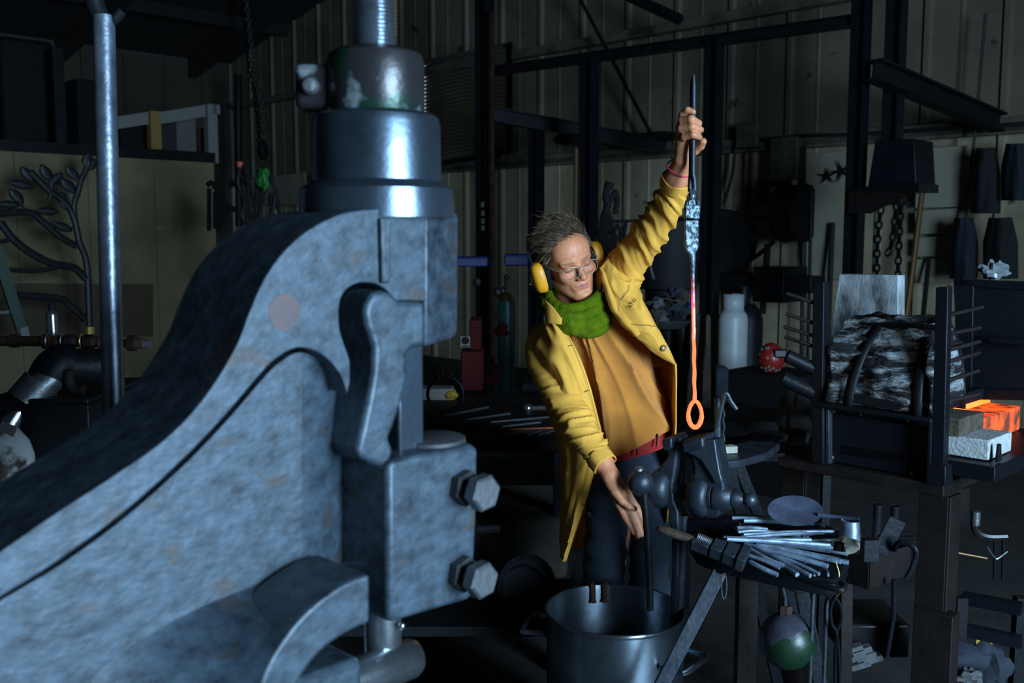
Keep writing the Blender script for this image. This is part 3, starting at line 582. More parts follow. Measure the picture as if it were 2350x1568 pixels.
# coats and crumpled plastic at the right
for i, (x, y, h, w_, m_, lab) in enumerate(((2262,340,150,30,'cloth_dark','black coat hanging on the wall near the right edge'), (2212,500,140,28,'cloth_blue','dark blue overall hanging behind the forge'), (2332,330,130,30,'cloth_blue','dark blue jacket hanging at the right edge'), (2296,500,140,36,'cloth_dark','dark coat hanging low at the right edge'))):
    b_ = BB-.35-.05*i; rows = []
    for j in range(13):
        t = j/12; ww = w_*(.62+.38*min(1, t*2.5)); rows.append([PB(x+ww*(k/6-1), y+h*t, b_+.018*math.sin(k*1.1+i+t*2)-.15*math.sin(math.pi*k/12)) for k in range(13)])
    one(MB().grid(rows), 'hanging_coat', m_, lab, 'coat', solid=.03, smooth=60)
mat('film', (.12,.14,.15), .2, spec=.5)
one(lump(P(2280,620,3.0), .034, (1.2,.7,.7), 7, .45, 20, 3.5), 'crumpled_plastic', 'film', 'crumpled clear plastic on top of the furnace door', 'plastic', smooth=40)
# ---- left side: partition, mezzanine and rail
AP = -13.7*S2
def QA(x, y, off=0): return PA(x, y, AP+off)
par = struct(MB().prism([RB(AP, QA(-160,300).dot(E2), 0), RB(AP, QA(490,400).dot(E2), 0), RB(AP, QA(490,400).dot(E2), QA(490,374).z), RB(AP, QA(-160,300).dot(E2), QA(490,374).z)], -E1*.08).build('wall_partition', 'plywood'))
zt_ = QA(490,374).z; b0, b1 = QA(-160,300).dot(E2), QA(490,400).dot(E2)
nsh = 4
for i in range(nsh):
    ba, bb_ = b0+(b1-b0)*i/nsh, b0+(b1-b0)*(i+1)/nsh; m = MB(); m.box(RB(AP+.008,(ba+bb_)/2,zt_/2), (.016, bb_-ba-.006, zt_-.01)); m.build('plywood_sheet', 'plywood', par)
dk = struct(MB().box(RB(AP-1.2,(b0+b1)/2,zt_+.05), (2.5,b1-b0,.1)).build('trim_3', 'steel_dark'))
m = MB(); m.box(PA(190,708,AP+.06), (.02,2.4,1.0)); q = PA(350,650,AP+.06); m = MB(); bq = [PA(-40,650,AP+.06), PA(350,652,AP+.06), PA(350,772,AP+.06), PA(-40,775,AP+.06)]
m.prism(bq, E1*.015); one(m, 'hardboard_sheet', 'hardboard', 'brown hardboard sheet leaning on the plywood partition', 'board')
rl = thing('mezzanine_rail', 'pale timber guard rail on the mezzanine with a yellow post', 'railing', RB(AP,QA(420,370).dot(E2),zt_))
def post(x, ytop, w_, m_, nm='post'):
    q = PA(x, ytop, AP-.06); m = MB(); m.box((q.x,q.y,(q.z+zt_)/2), (.09,w_,q.z-zt_)); m.build(nm, m_, rl)
post(352,256,.11,'yellow_post'); post(482,240,.11,'paint_white'); m = MB(); m.box(PA(492,252,AP-.06), (.09,.08,.10)); m.build('post_cap', 'paint_white', rl)
for a, b in (((362,272),(472,254)), ((268,282),(346,270))):
    p, q = PA(*a,AP-.06), PA(*b,AP-.06); flat = MB(); flat.prism([p+EZ*.06, q+EZ*.06, q-EZ*.06, p-EZ*.06], -E1*.04); flat.build('rail', 'paint_white', rl)
post(128,110,.10,'steel_dark','dark_post')
for i, (x, y, w_, h_, m_, lab) in enumerate(((190,260,40,150,'black','big black box stored on the mezzanine behind the pipe'), (305,325,70,70,'black','black crate stored on the mezzanine beside the yellow post'), (455,330,32,60,'rust','rusty red canister stored on the mezzanine'), (410,320,36,80,'paint_dim','grey carton stored on the mezzanine'))):
    if m_ == 'paint_dim': mat('paint_dim', (.10,.10,.09), .8)
    q = PA(x, y+h_/2, AP-.5); ww = mm(w_, q.y)*1.3; hh = mm(h_, q.y); m = MB(); m.box((q.x,q.y,zt_+.1+hh/2), (.4,ww,hh)); one(m, 'storage_box', m_, lab, 'box', 'boxes on the mezzanine', bevel=.01)
m = MB(); q = PA(50,210,AP-.6); m.box((q.x,q.y,zt_+.6), (.4,.5,1.0)); one(m, 'black_machine', 'black', 'tall black machine stored high at the left end of the mezzanine', 'machine', bevel=.05)
# wrought-iron tree in front of the partition
AT = AP+.9
tr_ = thing('iron_tree', 'wrought-iron tree sculpture with leafy branches before the plywood wall', 'sculpture', PA(206,775,AT))
def TB(pts, r): MB().tube(crv([PA(a,b,AT) for a,b in pts], 6), r, 8).build('branch', 'leaf_iron', tr_)
TB([(206,770),(203,680),(198,600),(182,555),(172,508),(160,480),(138,455),(115,440),(90,415),(70,395)], .03)
TB([(172,505),(170,470),(178,445),(186,415),(200,385),(203,370)], .026); TB([(114,458),(118,430),(118,415)], .018); TB([(186,430),(178,410),(170,395)], .014); TB([(176,450),(168,440),(158,425)], .012)
TB([(177,565),(140,545),(100,510),(68,488),(0,490),(-40,488)], .030); TB([(196,640),(170,615),(120,605),(70,580),(30,548),(0,510)], .034); TB([(140,612),(80,622),(0,618)], .02); TB([(197,735),(160,700),(135,686),(40,678)], .032); TB([(60,490),(52,475),(46,465)], .012); TB([(30,548),(0,556)], .02); TB([(150,470),(158,460),(152,440)], .01); TB([(172,520),(160,525),(150,525)], .01)
def LF(x, y, L_, ang, w_=.50):
    L_ *= 1.12
    c = PA(x, y, AT-.0); Lm = mm(L_, c.y); u_ = EZ*math.sin(ang)+E2*math.cos(ang)*1.35; s_ = E2*(-math.sin(ang))*1.35+EZ*math.cos(ang); rows = []
    for i in range(9):
        t = i/8-.5; ww = w_*Lm*math.cos(math.pi*t)**.8 if abs(t) < .5 else .002; rows.append([c+u_*(t*Lm)+s_*(ww*k)-E1*(.02*abs(k)-.012) for k in (-.5,-.25,0,.25,.5)])
    m = MB(); m.grid(rows); m.build('leaf', 'leaf_iron', tr_, solid=.008, smooth=60)
for x, y, L_, a in ((63,401,36,2.1),(49,424,34,2.9),(105,397,36,1.95),(129,411,32,1.0),(165,398,34,2.1),(156,427,38,2.2),(146,461,36,1.7),(200,367,34,1.4),(37,451,36,2.1),(20,470,34,3.1),(109,485,34,3.1),(143,521,34,2.6),(212,378,26,1.2)): LF(x, y, L_, a)
lad = thing('step_ladder', 'dark green step ladder at the left edge', 'ladder', PA(40,770,AT+.3))
m = MB(); flat = MB().prism([PA(-30,560,AT+.3), PA(0,560,AT+.3), PA(62,772,AT+.3), PA(40,775,AT+.3)], E1*.05); mat('ladder_green', (.02,.05,.035), .5); flat.build('stile', 'ladder_green', lad)
m = MB(); m.prism([PA(40,752,AT+.32), PA(58,748,AT+.32), PA(63,774,AT+.32), PA(44,776,AT+.32)], E1*.06); m.build('foot', 'paint_white', lad)
m = MB(); m.prism([PA(-20,716,AT+.3), PA(32,712,AT+.3), PA(33,718,AT+.3), PA(-20,722,AT+.3)], -E1*.2); m.build('tread', 'steel', lad)
# ---- near left: upright pipe, plumbing, rusty tank
up = thing('upright_pipe', 'tall upright steel pipe with forked top behind the press frame', 'pipe', FL(P(268,940,1.62)))
q0, q1 = P(238,40,1.6), P(262,960,1.5); MB().tube([q0, (q0+q1)/2, q1, q1+(q1-q0)*((q1.z-.02)/(q0.z-q1.z))], .0165, 24).build('pipe', 'pipe_blue', up)
MB().tube(crv([P(240,52,1.6), P(222,22,1.6), P(210,-20,1.6), P(205,-60,1.6)], 5), .0145, 12).build('fork', 'steel_dark', up); MB().tube(crv([P(240,52,1.6), P(262,46,1.6), P(280,25,1.6)], 5), .008, 10).build('fork', 'steel_dark', up)
for x, y in ((241,105),(242,125),(244,205)): MB().lathe(P(x,y,1.583), (0,-1,0), [(0,.0045),(.002,.004),(.002,0)], 12).build('pipe_hole', 'black', up)
YP = 2.1
pb = thing('pipe_manifold', 'rusty horizontal pipe run with couplings at the left', 'pipe', P(150,800,YP))
def PP(a, b, r, nm, m_): MB().cyl(P(*a), P(*b), r, n=20).build(nm, m_, pb)
PP((-60,782,YP),(240,785,YP),.011,'pipe','rust'); PP((275,788,YP),(345,790,YP),.009,'pipe','steel')
for x, r, m_ in ((25,.0145,'rust'),(100,.0155,'rust'),(128,.0135,'rust'),(152,.016,'rust_plate'),(195,.0165,'rust_plate'),(228,.014,'rust'),(295,.017,'rust_plate'),(312,.012,'rust')): PP((x,782+x*.02,YP),(x+17,782.3+x*.02,YP),r,'coupling',m_)
for x in (112,146,190): MB().tube([P(x,783,YP)+Vector((0,-math.cos(t),math.sin(t)))*.0165 for t in [2*math.pi*k/20 for k in range(20)]], .002, 6, closed=True).build('ring', 'brass' if x == 190 else 'steel', pb)
pe = thing('pipe_elbow', 'big dark cast pipe tee with union nut at the left', 'pipe fitting', P(150,850,2.0))
MB().cyl(P(120,840,2.0), P(250,840,2.05), .036, n=28).build('pipe', 'steel_dark', pe)
MB().tube(crv([P(165,835,2.0), P(140,835,1.99), P(122,850,1.98), P(110,872,1.97)], 5), [.040]*16, 24).build('tee', 'steel_blue', pe, smooth=60)
MB().cyl(P(122,862,1.97), P(88,892,1.95), .030, n=28).build('collar', 'steel', pe); MB().cyl(P(96,880,1.95), P(56,926,1.93), .038, n=28).build('union_nut', 'steel', pe)
MB().cyl(P(60,915,1.93), P(16,985,1.90), .022, n=24).build('nipple', 'steel_bright', pe); MB().tube(crv([P(160,850,1.96), P(158,875,1.96), P(170,893,1.96), P(192,894,1.96)], 5), .010, 10).build('lever', 'rust_plate', pe)
tk = thing('rusty_tank', 'white gas tank with rust stains cut by the left edge', 'gas tank', FL(P(10,1040,1.85)))
c = P(5,1040,1.85); zt_ = P(5,972,1.85).z; r_ = mm(70,1.85); MB().lathe((c.x,c.y,0), EZ, [(0,r_),(c.z-.03,r_),(c.z-.005,r_*.97),(c.z+.02,r_*.85),(zt_-.01,r_*.5),(zt_,r_*.2),(zt_,0)], 40).build('body', 'white_rusty', tk)
m = MB(); m.box(P(18,985,1.80), (.03,.002,.018), (Vector((.9,0,-.4)).normalized(), Vector((0,.8,.6)), Vector((.4,0,.9)).normalized())); m.build('sticker', 'paper', tk)
bt = thing('steel_bottle', 'slim steel drinking bottle standing on the pipe run', 'bottle', P(121,770,2.15))
c = P(121,771,2.15); r_ = mm(13,2.15); MB().lathe(c, EZ, [(0,r_),(.045,r_),(.052,r_*.85),(.056,r_*.5)], 24).build('body', 'steel_bright', bt); MB().lathe(c+EZ*.056, EZ, [(0,r_*.5),(.004,r_*.6),(.012,r_*.5),(.016,0)], 18).build('cap', 'black', bt)
m = MB(); m.box(P(165,960,2.05), (.20,.3,.13), XYZ); m.box(P(150,905,2.05), (.24,.34,.012), XYZ); one(m, 'dark_bench', 'steel_dark', 'dark steel bench end under the pipe tee', 'bench', bevel=.003)
rod('valve_stem', [P(206,766,2.1), P(206,750,2.1)], .010, 'brass', 'brass valve at the foot of the iron tree', 'valve')
# metalwork between partition and press
gt = thing('iron_gate_piece', 'black wrought-iron gate piece standing beyond the press', 'gate', PA(500,520,AP+1.2))
for pts, r in (([(480,432),(480,530)],.02), ([(476,425),(486,420),(500,440),(520,470),(540,480)],.022), ([(492,440),(492,525)],.014), ([(500,445),(506,530)],.016), ([(540,482),(515,485),(505,510),(500,530)],.02), ([(520,485),(530,510)],.016)):
    MB().tube(crv([PA(a,b,AP+1.4) for a,b in pts], 5), r, 8).build('bar', 'black', gt)
rr_ = random.Random(21)
spk = thing('iron_flowers', 'cluster of black iron stalks and leaves beyond the press', 'sculpture', P(590,540,7.0))
for i in range(16):
    x = 545+rr_.uniform(0,100); y = 390+rr_.uniform(0,90); MB().tube(crv([P(x,y,7), P(x+rr_.uniform(-8,8),y+40,7), P(590+rr_.uniform(-25,25),560,7)], 5), [.012]*11, 6).build('stalk', 'black' if i % 5 else 'steel_dark', spk)
    m = lump(P(x,y,7), .05, (.35,.25,1), i, .1, 10); m.build('leaf', 'black', spk)
one(lump(P(605,412,6.9), .055, (.7,.5,1.2), 6, .6), 'green_ribbon', 'green_tape', 'bright green tape among the iron stalks', 'tape', smooth=60)  # the tape's own green, nothing emits here
rod('red_marker', [P(550,372,7.1), P(552,405,7.1)], .022, 'orange_red', 'orange-red handle above the iron stalks', 'handle')
m = MB(); m.prism([PB(575,412,BB-.2), PB(700,395,BB-.2), PB(700,470,BB-.2), PB(575,470,BB-.2)], E2*.02); one(m, 'low_board', 'board_pale', 'pale board low on the far wall behind the iron stalks', 'board')
rod('corner_pole', [PB(546,170,BB-1), PB(548,520,BB-1)], .05, 'steel_dark', 'dark pole standing in the far corner of the shop', 'pole')
# ---- bottom clutter
one(MB().box(P(1165,1215,3.6), (.42,.5,.22), XYZ), 'stone_block', mat('stone', (.05,.043,.032), .95, col2=(.032,.028,.022), vs=7, bump=.4, bs=30), 'rough brown stone block under the work bench', 'stone', bevel=.03, seg=3)
rod('bar_stub', [P(1095,1215,3.0), P(1148,1213,3.0)], .014, 'black', 'short black bar stub in front of the stone block', 'bar')
tr2 = thing('rubber_wheel', 'dark wheel lying in the gloom beside the pot', 'wheel', P(1205,1340,3.0))
c = P(1205,1345,3.0); MB().lathe(c, (.4,-1,.25), [(-.03,.03),(-.03,.085),(-.015,.098),(.015,.098),(.03,.085),(.03,.06),(.02,.05),(.02,0)], 36).build('tyre', 'cloth_dark', tr2); MB().tube([c+Vector((.078*math.cos(t),-.035,.078*math.sin(t))) for t in [2*math.pi*k/30 for k in range(30)]], .003, 6, closed=True).build('rim', 'steel_blue', tr2)
m = MB(); m.box((P(1020,1440,2.6).x, 2.9, P(1020,1420,2.8).z), (.75,.4,.03), XYZ); one(m, 'floor_plank', 'steel_dark', 'dark steel plate lying low behind the press', 'plate', bevel=.003)
lr = thing('lower_rack', 'dark slatted rack below the forge mouth', 'rack', FL(P(2265,1420,2.75)))
for x0, y0, x1, y1 in ((2210,1372,2345,1398),(2180,1438,2345,1474)):
    a, b = P(x0,y0,2.75), P(x1,y1,2.65); d = (b-a).normalized(); m = MB(); m.box((a+b)/2, ((b-a).length, .03, .032), (d, EZ.cross(d).normalized(), EZ)); m.build('rail', 'steel_blue', lr)
for x in (2205, 2342): q = P(x,1370,2.72); m = MB(); m.box((q.x,q.y,q.z/2), (.03,.03,q.z), XYZ); m.build('upright', 'steel_dark', lr)
hz = thing('hazard_label', 'yellow warning label with black stripe below the forge', 'label', P(2258,1475,2.95))
m = MB(); m.box(P(2258,1478,2.95), (.05,.004,.06), (Vector((1,0,0)), Vector((0,1,0)), EZ)); m.build('sticker', 'hazard', hz)
m = MB(); m.box(P(2258,1478,2.945), (.055,.004,.016), (Vector((.8,0,.6)), Vector((0,1,0)), Vector((-.6,0,.8)))); m.build('stripe', 'black', hz)
for i, (x, y, sc, lab) in enumerate(((2205,1505,(1.5,.8,.55),'blue work glove lying crumpled by the forge leg'), (2270,1530,(1.0,.8,1.1),'second blue work glove hanging down beside the first'))): one(lump(P(x,y,2.55), .055, sc, i+11, .35), 'work_glove', 'cloth_blue', lab, 'glove', smooth=60)
one(lump(P(2220,1555,2.5), .03, (1.1,.8,.8), 15, .5, 18, 4), 'mesh_scrap', 'cloth_grey', 'ball of grey metal wool below the blue gloves', 'scrap', smooth=30)
for i in range(6):
    x, y = ((1955,1490),(1975,1492),(1962,1508),(1985,1505),(1972,1525),(2000,1512))[i]
    m = MB(); m.box(P(x,y,2.6), (.055,.03,.016), (Vector((.95,0,.3)).normalized(), Vector((0,1,0)), Vector((-.3,0,.95)).normalized())); one(m, 'pale_offcut', 'cloth_grey', 'pale square offcut in the small stack beyond the bow tongs', 'offcut', 'pale offcuts stacked under the table', bevel=.002)
m = MB(); q = P(1985,1440,2.75); m.box((q.x,q.y,q.z), (.18,.2,.10), XYZ); one(m, 'slag_block', 'black_gloss', 'glossy black block in the gloom behind the hanging tongs', 'block', bevel=.01)
rod('tap_spout', crv([P(2235,1195,2.55), P(2240,1220,2.55), P(2265,1232,2.55), P(2310,1232,2.55)], 6), .010, 'black_gloss', 'black spout bending out below the forge ledge', 'spout')
m = MB(); m.lathe(P(2238,1205,2.55), EZ, [(0,.012),(.036,.012),(.037,.010)], 18); one(m, 'spout_sleeve', 'steel', 'grey sleeve joining the spout under the forge', 'sleeve')
rod('strut_wire', [P(2180,1266,2.6), P(2265,1282,2.6)], .003, 'copper_pole', 'thin brown wire stretched below the forge ledge', 'wire')
rod('rack_wire', crv([P(2265,1255,2.6), P(2282,1280,2.6), P(2290,1282,2.6), P(2312,1266,2.6)], 5), .003, 'steel_bright', 'bright bent wire hooked below the spout', 'wire')
for x, lab in ((2284,'thin upright rod behind the spout, nearer the forge leg'), (2303,'thin upright rod behind the spout, nearer the right edge')): rod('upright_rod', [P(x,1230,2.7), P(x-2,1330,2.7)], .005, 'steel_blue', lab, 'rod')
# ================================================================ mid ground: vise, tables, pot, forge
def one(mb, name, m_, label, cat, group=None, **k): return tag(mb.build(name, m_, **k), label, cat, group)
def rod(name, pts, r, m_, label, cat, group=None, n=8, **k): return one(MB().tube(pts, r, n, **k), name, m_, label, cat, group)
XYZ = (Vector((1,0,0)), Vector((0,1,0)), EZ)
def poly_z(pix, z, th): return MB().prism([PZ(x, y, z) for x, y in pix], -EZ*th)
mat('vise_steel', (0.018,0.0232,0.033), .42, .5, col2=(0.03,0.0375,0.0495), vs=16, bump=.12, bs=70, rough2=.5)
mat('vise_edge', (0.045,0.0555,0.0705), .4, .55, col2=(0.03,0.0375,0.048), vs=20, bump=.1, bs=90)
mat('rod_steel', (.22,.29,.38), .40, .35, col2=(.10,.13,.18), vs=30, bump=.05, bs=200)
mat('glow', (.3,.05,.01), .7, emit=(1.0,.19,.055), es=1.35)
mat('pot_steel', (.22,.27,.32), .30, .95, col2=(.07,.085,.105), vs=9, vlo=.3, vhi=.7, bump=.05, bs=25, rough2=.44)
MAT['pot_steel'].node_tree.nodes['Principled BSDF'].inputs['Anisotropic'].default_value = .75; MAT['pot_steel'].node_tree.nodes['Principled BSDF'].inputs['Anisotropic Rotation'].default_value = .25
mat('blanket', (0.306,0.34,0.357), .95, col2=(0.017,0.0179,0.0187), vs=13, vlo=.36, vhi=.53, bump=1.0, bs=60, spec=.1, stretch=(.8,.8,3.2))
mat('brick_white', (0.40,0.424,0.43), .95, col2=(0.304,0.312,0.304), vs=60, bump=.3, bs=130, spec=.1)
mat('brick_brown', (.035,.025,.018), .9, col2=(.085,.07,.045), vs=20, bump=.5, bs=90)
mat('brick_hot', (.12,.03,.01), .9, emit=(1.0,.10,.004), es=1.3, bump=.5, bs=60, mott=22)
mat('skimmer_steel', (.11,.15,.23), .5, .2, col2=(.075,.08,.125), vs=14, bump=.1, bs=60)
mat('fire', (.4,.1,.02), .9, emit=(1.0,.14,.012), es=3.0)
mat('forge_paint', (0.0042,0.0056,0.0084), .5, .2, col2=(0.0063,0.0077,0.0105), vs=10, bump=.06, bs=80, spots=((0.07,0.077,0.091), 60, .74), spec=.18)
mat('forge_frame', (0.0059,0.0078,0.0117), .45, .35, col2=(0.0078,0.0078,0.0091), vs=9, bump=.12, bs=90, spec=.18)
mat('board', (0.306,0.34,0.3655), .9, col2=(0.0382,0.0425,0.0467), vs=7, vlo=.42, vhi=.60, bump=.2, bs=160, stretch=(1,1,.45))
mat('globe', (0.0042,0.0238,0.0091), .4, .1, col2=(0.0035,0.014,0.007), vs=14, bump=.12, bs=40)
mat('globe_grey', (.05,.05,.068), .35, .3, col2=(.03,.03,.04), vs=20, bump=.15, bs=50)

# --- leg vise (screw axis runs towards the viewer's right)
va, vb = P(1470,1108,2.52), P(1735,1163,2.36); zv = .912
vx = Vector((vb.x-va.x, vb.y-va.y, 0)).normalized(); vy = EZ.cross(vx)
def PV(px, py, off=0):
    o = Vector((va.x, va.y, zv))+vy*off; d = ray(px, py); t = (o-CAM).dot(vy)/d.dot(vy); return CAM+d*t
vise = thing('leg_vise', 'blue-black leg vise with upright ball-ended handle beside the pot', 'vise', Vector((PV(1565,1300).x, PV(1565,1300).y, 0)))
def vsil(pix, o0, th, name, m_='vise_steel', bev=.004, k=0, par=None):
    q = crv([(x,y,0) for x,y in pix], k, True) if k else [Vector((x,y,0)) for x,y in pix]
    return MB().prism([PV(p.x, p.y, o0) for p in q], vy*th).build(name, m_, par or vise, bevel=bev, seg=3)
mj = [(1524,1008),(1545,1003),(1562,1003),(1562,1028),(1553,1038),(1552,1060),(1548,1085),(1543,1115),(1546,1150),(1556,1175),(1558,1230),(1556,1330),(1542,1332),(1540,1230),(1532,1170),(1510,1145),(1502,1112),(1505,1082),(1522,1062),(1534,1045),(1526,1032)]
vsil(mj, -.02, .055, 'moving_jaw', bev=.006)
jw = MB(); jw.prism([PV(1518,1010,-.045), PV(1541,1004,-.045), PV(1541,1030,-.045), PV(1522,1036,-.045)], vy*.10); jw.build('jaw_plate', 'vise_steel', vise, bevel=.004)
def ax_pt(px): return PV(px, 0, 0) if False else Vector((PV(px, 1120, 0).x, PV(px, 1120, 0).y, zv))
def vlathe(p0, prof, name, m_, z=zv, n=40):
    o = ax_pt(p0); o.z = z; return MB().lathe(o, vx, prof, n).build(name, m_, vise, smooth=40)
px2m = (ax_pt(1640)-ax_pt(1600)).length/40
vlathe(1497, [(0,.020),(.004,.040),(.016,.051),(.034,.051),(.046,.044),(.054,.032)], 'screw_boss', 'vise_steel')
vlathe(1474, [(0,.020),(.010,.026),(.034,.026),(.040,.020)], 'screw_head', 'vise_steel')
vlathe(1540, [(0,.019),(.10,.019)], 'screw', 'vise_steel')
fj = [(1582,1022),(1642,1010),(1648,1040),(1655,1080),(1662,1120),(1648,1190),(1625,1192),(1596,1182),(1584,1160),(1583,1130),(1588,1100),(1592,1075),(1586,1050),(1578,1038)]
vsil(fj, -.028, .062, 'fixed_jaw', bev=.007)
vsil([(1572,1020),(1640,1008),(1644,1040),(1652,1085),(1658,1108),(1641,1112),(1628,1088),(1608,1058),(1590,1046),(1574,1040)], -.040, .016, 'cheek', 'vise_edge', .004)
jt = MB(); jt.prism([PV(1562,1014,-.05), PV(1612,1003,-.05), PV(1615,1030,-.05), PV(1568,1042,-.05)], vy*.10); jt.build('jaw_plate', 'vise_steel', vise, bevel=.006, seg=3)
u = px2m
vlathe(1584, [(0,.034),(.006,.046),(.020,.055),(.040,.056),(.052,.050),(.056,.042)], 'jaw_eye', 'vise_steel', zv-.004)
vlathe(1622, [(0,.030),(.004,.041),(8*u,.042),(9*u,.039),(18*u,.040),(20*u,.036),(22*u,.036),(24*u,.0405),(34*u,.0405),(46*u,.034),(58*u,.027),(60*u,.024),(62*u,.0245),(74*u,.020),(84*u,.0125),(87*u,.010)], 'screw_box', 'vise_steel')
MB().sphere(ax_pt(1722)+EZ*.002, .0175, 20).build('screw_box_finial', 'vise_edge', vise)
lg = MB(); a = PV(1566,1180,.01); lg.tube([a, Vector((a.x-.012,a.y,.45)), Vector((a.x-.015,a.y,.01))], [.020,.016,.014], 10); lg.build('leg', 'vise_steel', vise)
hb = [P(1477,1125,2.435), P(1481,1170,2.435), P(1486,1230,2.435), P(1491,1345,2.44), P(1492,1400,2.445)]
hd_ = MB().tube(hb, [.0095,.0092,.009,.009,.009], 14).build('handle', 'steel_dark', vise)
MB().sphere(P(1470,1107,2.435), .0325, 28).build('handle_ball', 'vise_steel', hd_)
MB().sphere(P(1466,1080,2.435), .0125, 16, (1,1,.95)).build('handle_cap', 'steel', hd_)
# fluted mount bar under the screw box
m = MB(); m.prism([PV(1572,1190,.0), PV(1700,1196,.0), PV(1700,1236,.0), PV(1574,1232,.0)], vy*.06); m.build('mounting_bar', 'forge_frame', vise, bevel=.004)
MB().lathe(PV(1650,1216,-.001), -vy, [(0,.022),(.006,.022),(.008,.014)], 20, .55).build('mounting_slot', 'steel_dark', vise)

# --- vise table with the steel stock
ZT = .815
tb = thing('vise_table', 'low steel work table under the rod pile, on splayed flat-bar legs', 'table', Vector((PZ(1780,1260,ZT).x, PZ(1780,1260,ZT).y, 0)))
top = [(1582,1240),(1600,1200),(1700,1178),(1880,1196),(1942,1225),(1946,1296),(1918,1338),(1880,1336),(1760,1312),(1650,1288),(1600,1268)]
poly_z(top, ZT, .030).build('table_top', 'forge_frame', tb, bevel=.004)
m = MB()
for p, q in zip(top[-4:], top[-3:]): pass
edge = [PZ(x, y, ZT+.002) for x, y in [(1600,1262),(1650,1284),(1760,1308),(1880,1332),(1916,1336),(1944,1298)]]
m.tube(edge, .006, 6); m.build('edge_bar', 'forge_frame', tb)
def flatbar(p0, p1, wv, tv, w_, t_):
    d = (p1-p0); return MB().add([p0+wv*(s*w_/2)+tv*(r*t_/2)+d*e for e in (0,1) for s in (-1,1) for r in (-1,1)], [(0,1,3,2),(4,6,7,5),(0,4,5,1),(2,3,7,6),(0,2,6,4),(1,5,7,3)])
p0, p1 = P(1660,1296,2.22), P(1545,1520,2.18); f_ = p1+(p1-p0)*((p1.z-.0)/(p0.z-p1.z))
flatbar(p0, f_, Vector((.93,0,.37)), Vector((0,1,0)), .050, .010).build('leg', 'vise_steel', tb, bevel=.002)
p0, p1 = P(1835,1335,2.20), P(1880,1560,2.18); f_ = p1+(p1-p0)*((p1.z-.0)/(p0.z-p1.z))
flatbar(p0, f_, Vector((1,0,.2)).normalized(), Vector((0,1,0)), .032, .010).build('leg', 'forge_frame', tb, bevel=.002)
p0 = P(1715,1300,2.40); flatbar(p0, Vector((p0.x,p0.y,0)), Vector((1,0,0)), Vector((0,1,0)), .048, .04).build('leg', 'rust_plate', tb, bevel=.002)
p0 = P(1940,1300,2.45); flatbar(p0, Vector((p0.x+.02,p0.y,0)), Vector((1,0,0)), Vector((0,1,0)), .03, .03).build('leg', 'rust_plate', tb, bevel=.002)
rr = random.Random(11)
rods = [((1680,1190),(1893,1208)), ((1705,1196),(1830,1203)), ((1690,1213),(1760,1216)), ((1693,1222),(1800,1226)), ((1700,1235),(1890,1222)), ((1705,1228),(1940,1220)),
        ((1660,1236),(1860,1240)), ((1668,1238),(1905,1252)), ((1715,1240),(1940,1262)), ((1720,1246),(1880,1262)), ((1750,1242),(1905,1265)), ((1752,1248),(1925,1285)),
        ((1712,1246),(1850,1290)), ((1735,1252),(1930,1290)), ((1740,1258),(1870,1292)), ((1705,1240),(1830,1320)), ((1718,1252),(1860,1322)), ((1722,1262),(1800,1300)), ((1728,1272),(1815,1308)),
        ((1725,1280),(1835,1308)), ((1722,1290),(1785,1320)), ((1738,1268),(1880,1318)), ((1790,1250),(1945,1272)), ((1770,1244),(1930,1240)), ((1720,1275),(1790,1305)), ((1840,1230),(1935,1217)),
        ((1710,1250),(1900,1300)), ((1745,1246),(1890,1284)), ((1700,1218),(1855,1232)), ((1760,1262),(1948,1292))]
for i, (a, b) in enumerate(rods):
    h = ZT+.006+.0022*(i % 9)+(.024 if i < 8 else .01 if i < 14 else 0)
    A, B = PZ(a[0], a[1], h+.012), PZ(b[0], b[1], h); mid = (A+B)/2+Vector((rr.uniform(-.006,.006), rr.uniform(-.012,.012), rr.uniform(0,.006)))
    rod('steel_rod', crv([A, mid, B], 6), rr.choice([.0045,.005,.0055,.006]), 'rod_steel', 'thin blue-grey steel rod lying in the loose pile on the vise table', 'rod', 'steel rods piled on the vise table', n=8)
# wide ladle
ldl = thing('skimmer', 'round blue-steel skimmer lying on top of the rod pile', 'skimmer', P(1825,1172,2.36))
c = P(1825,1174,2.36); nx = Vector((-.12,-.30,.95)).normalized(); MB().lathe(c, nx, [(-.004,0),(-.003,.04),(.002,.064),(.0035,.065),(.0005,.04),(0,0)], 40).build('blade', 'skimmer_steel', ldl)
MB().tube([P(1878,1182,2.33), P(1905,1186,2.315), P(1972,1192,2.28)], [.006,.0055,.0045], 8).build('handle', 'skimmer_steel', ldl)
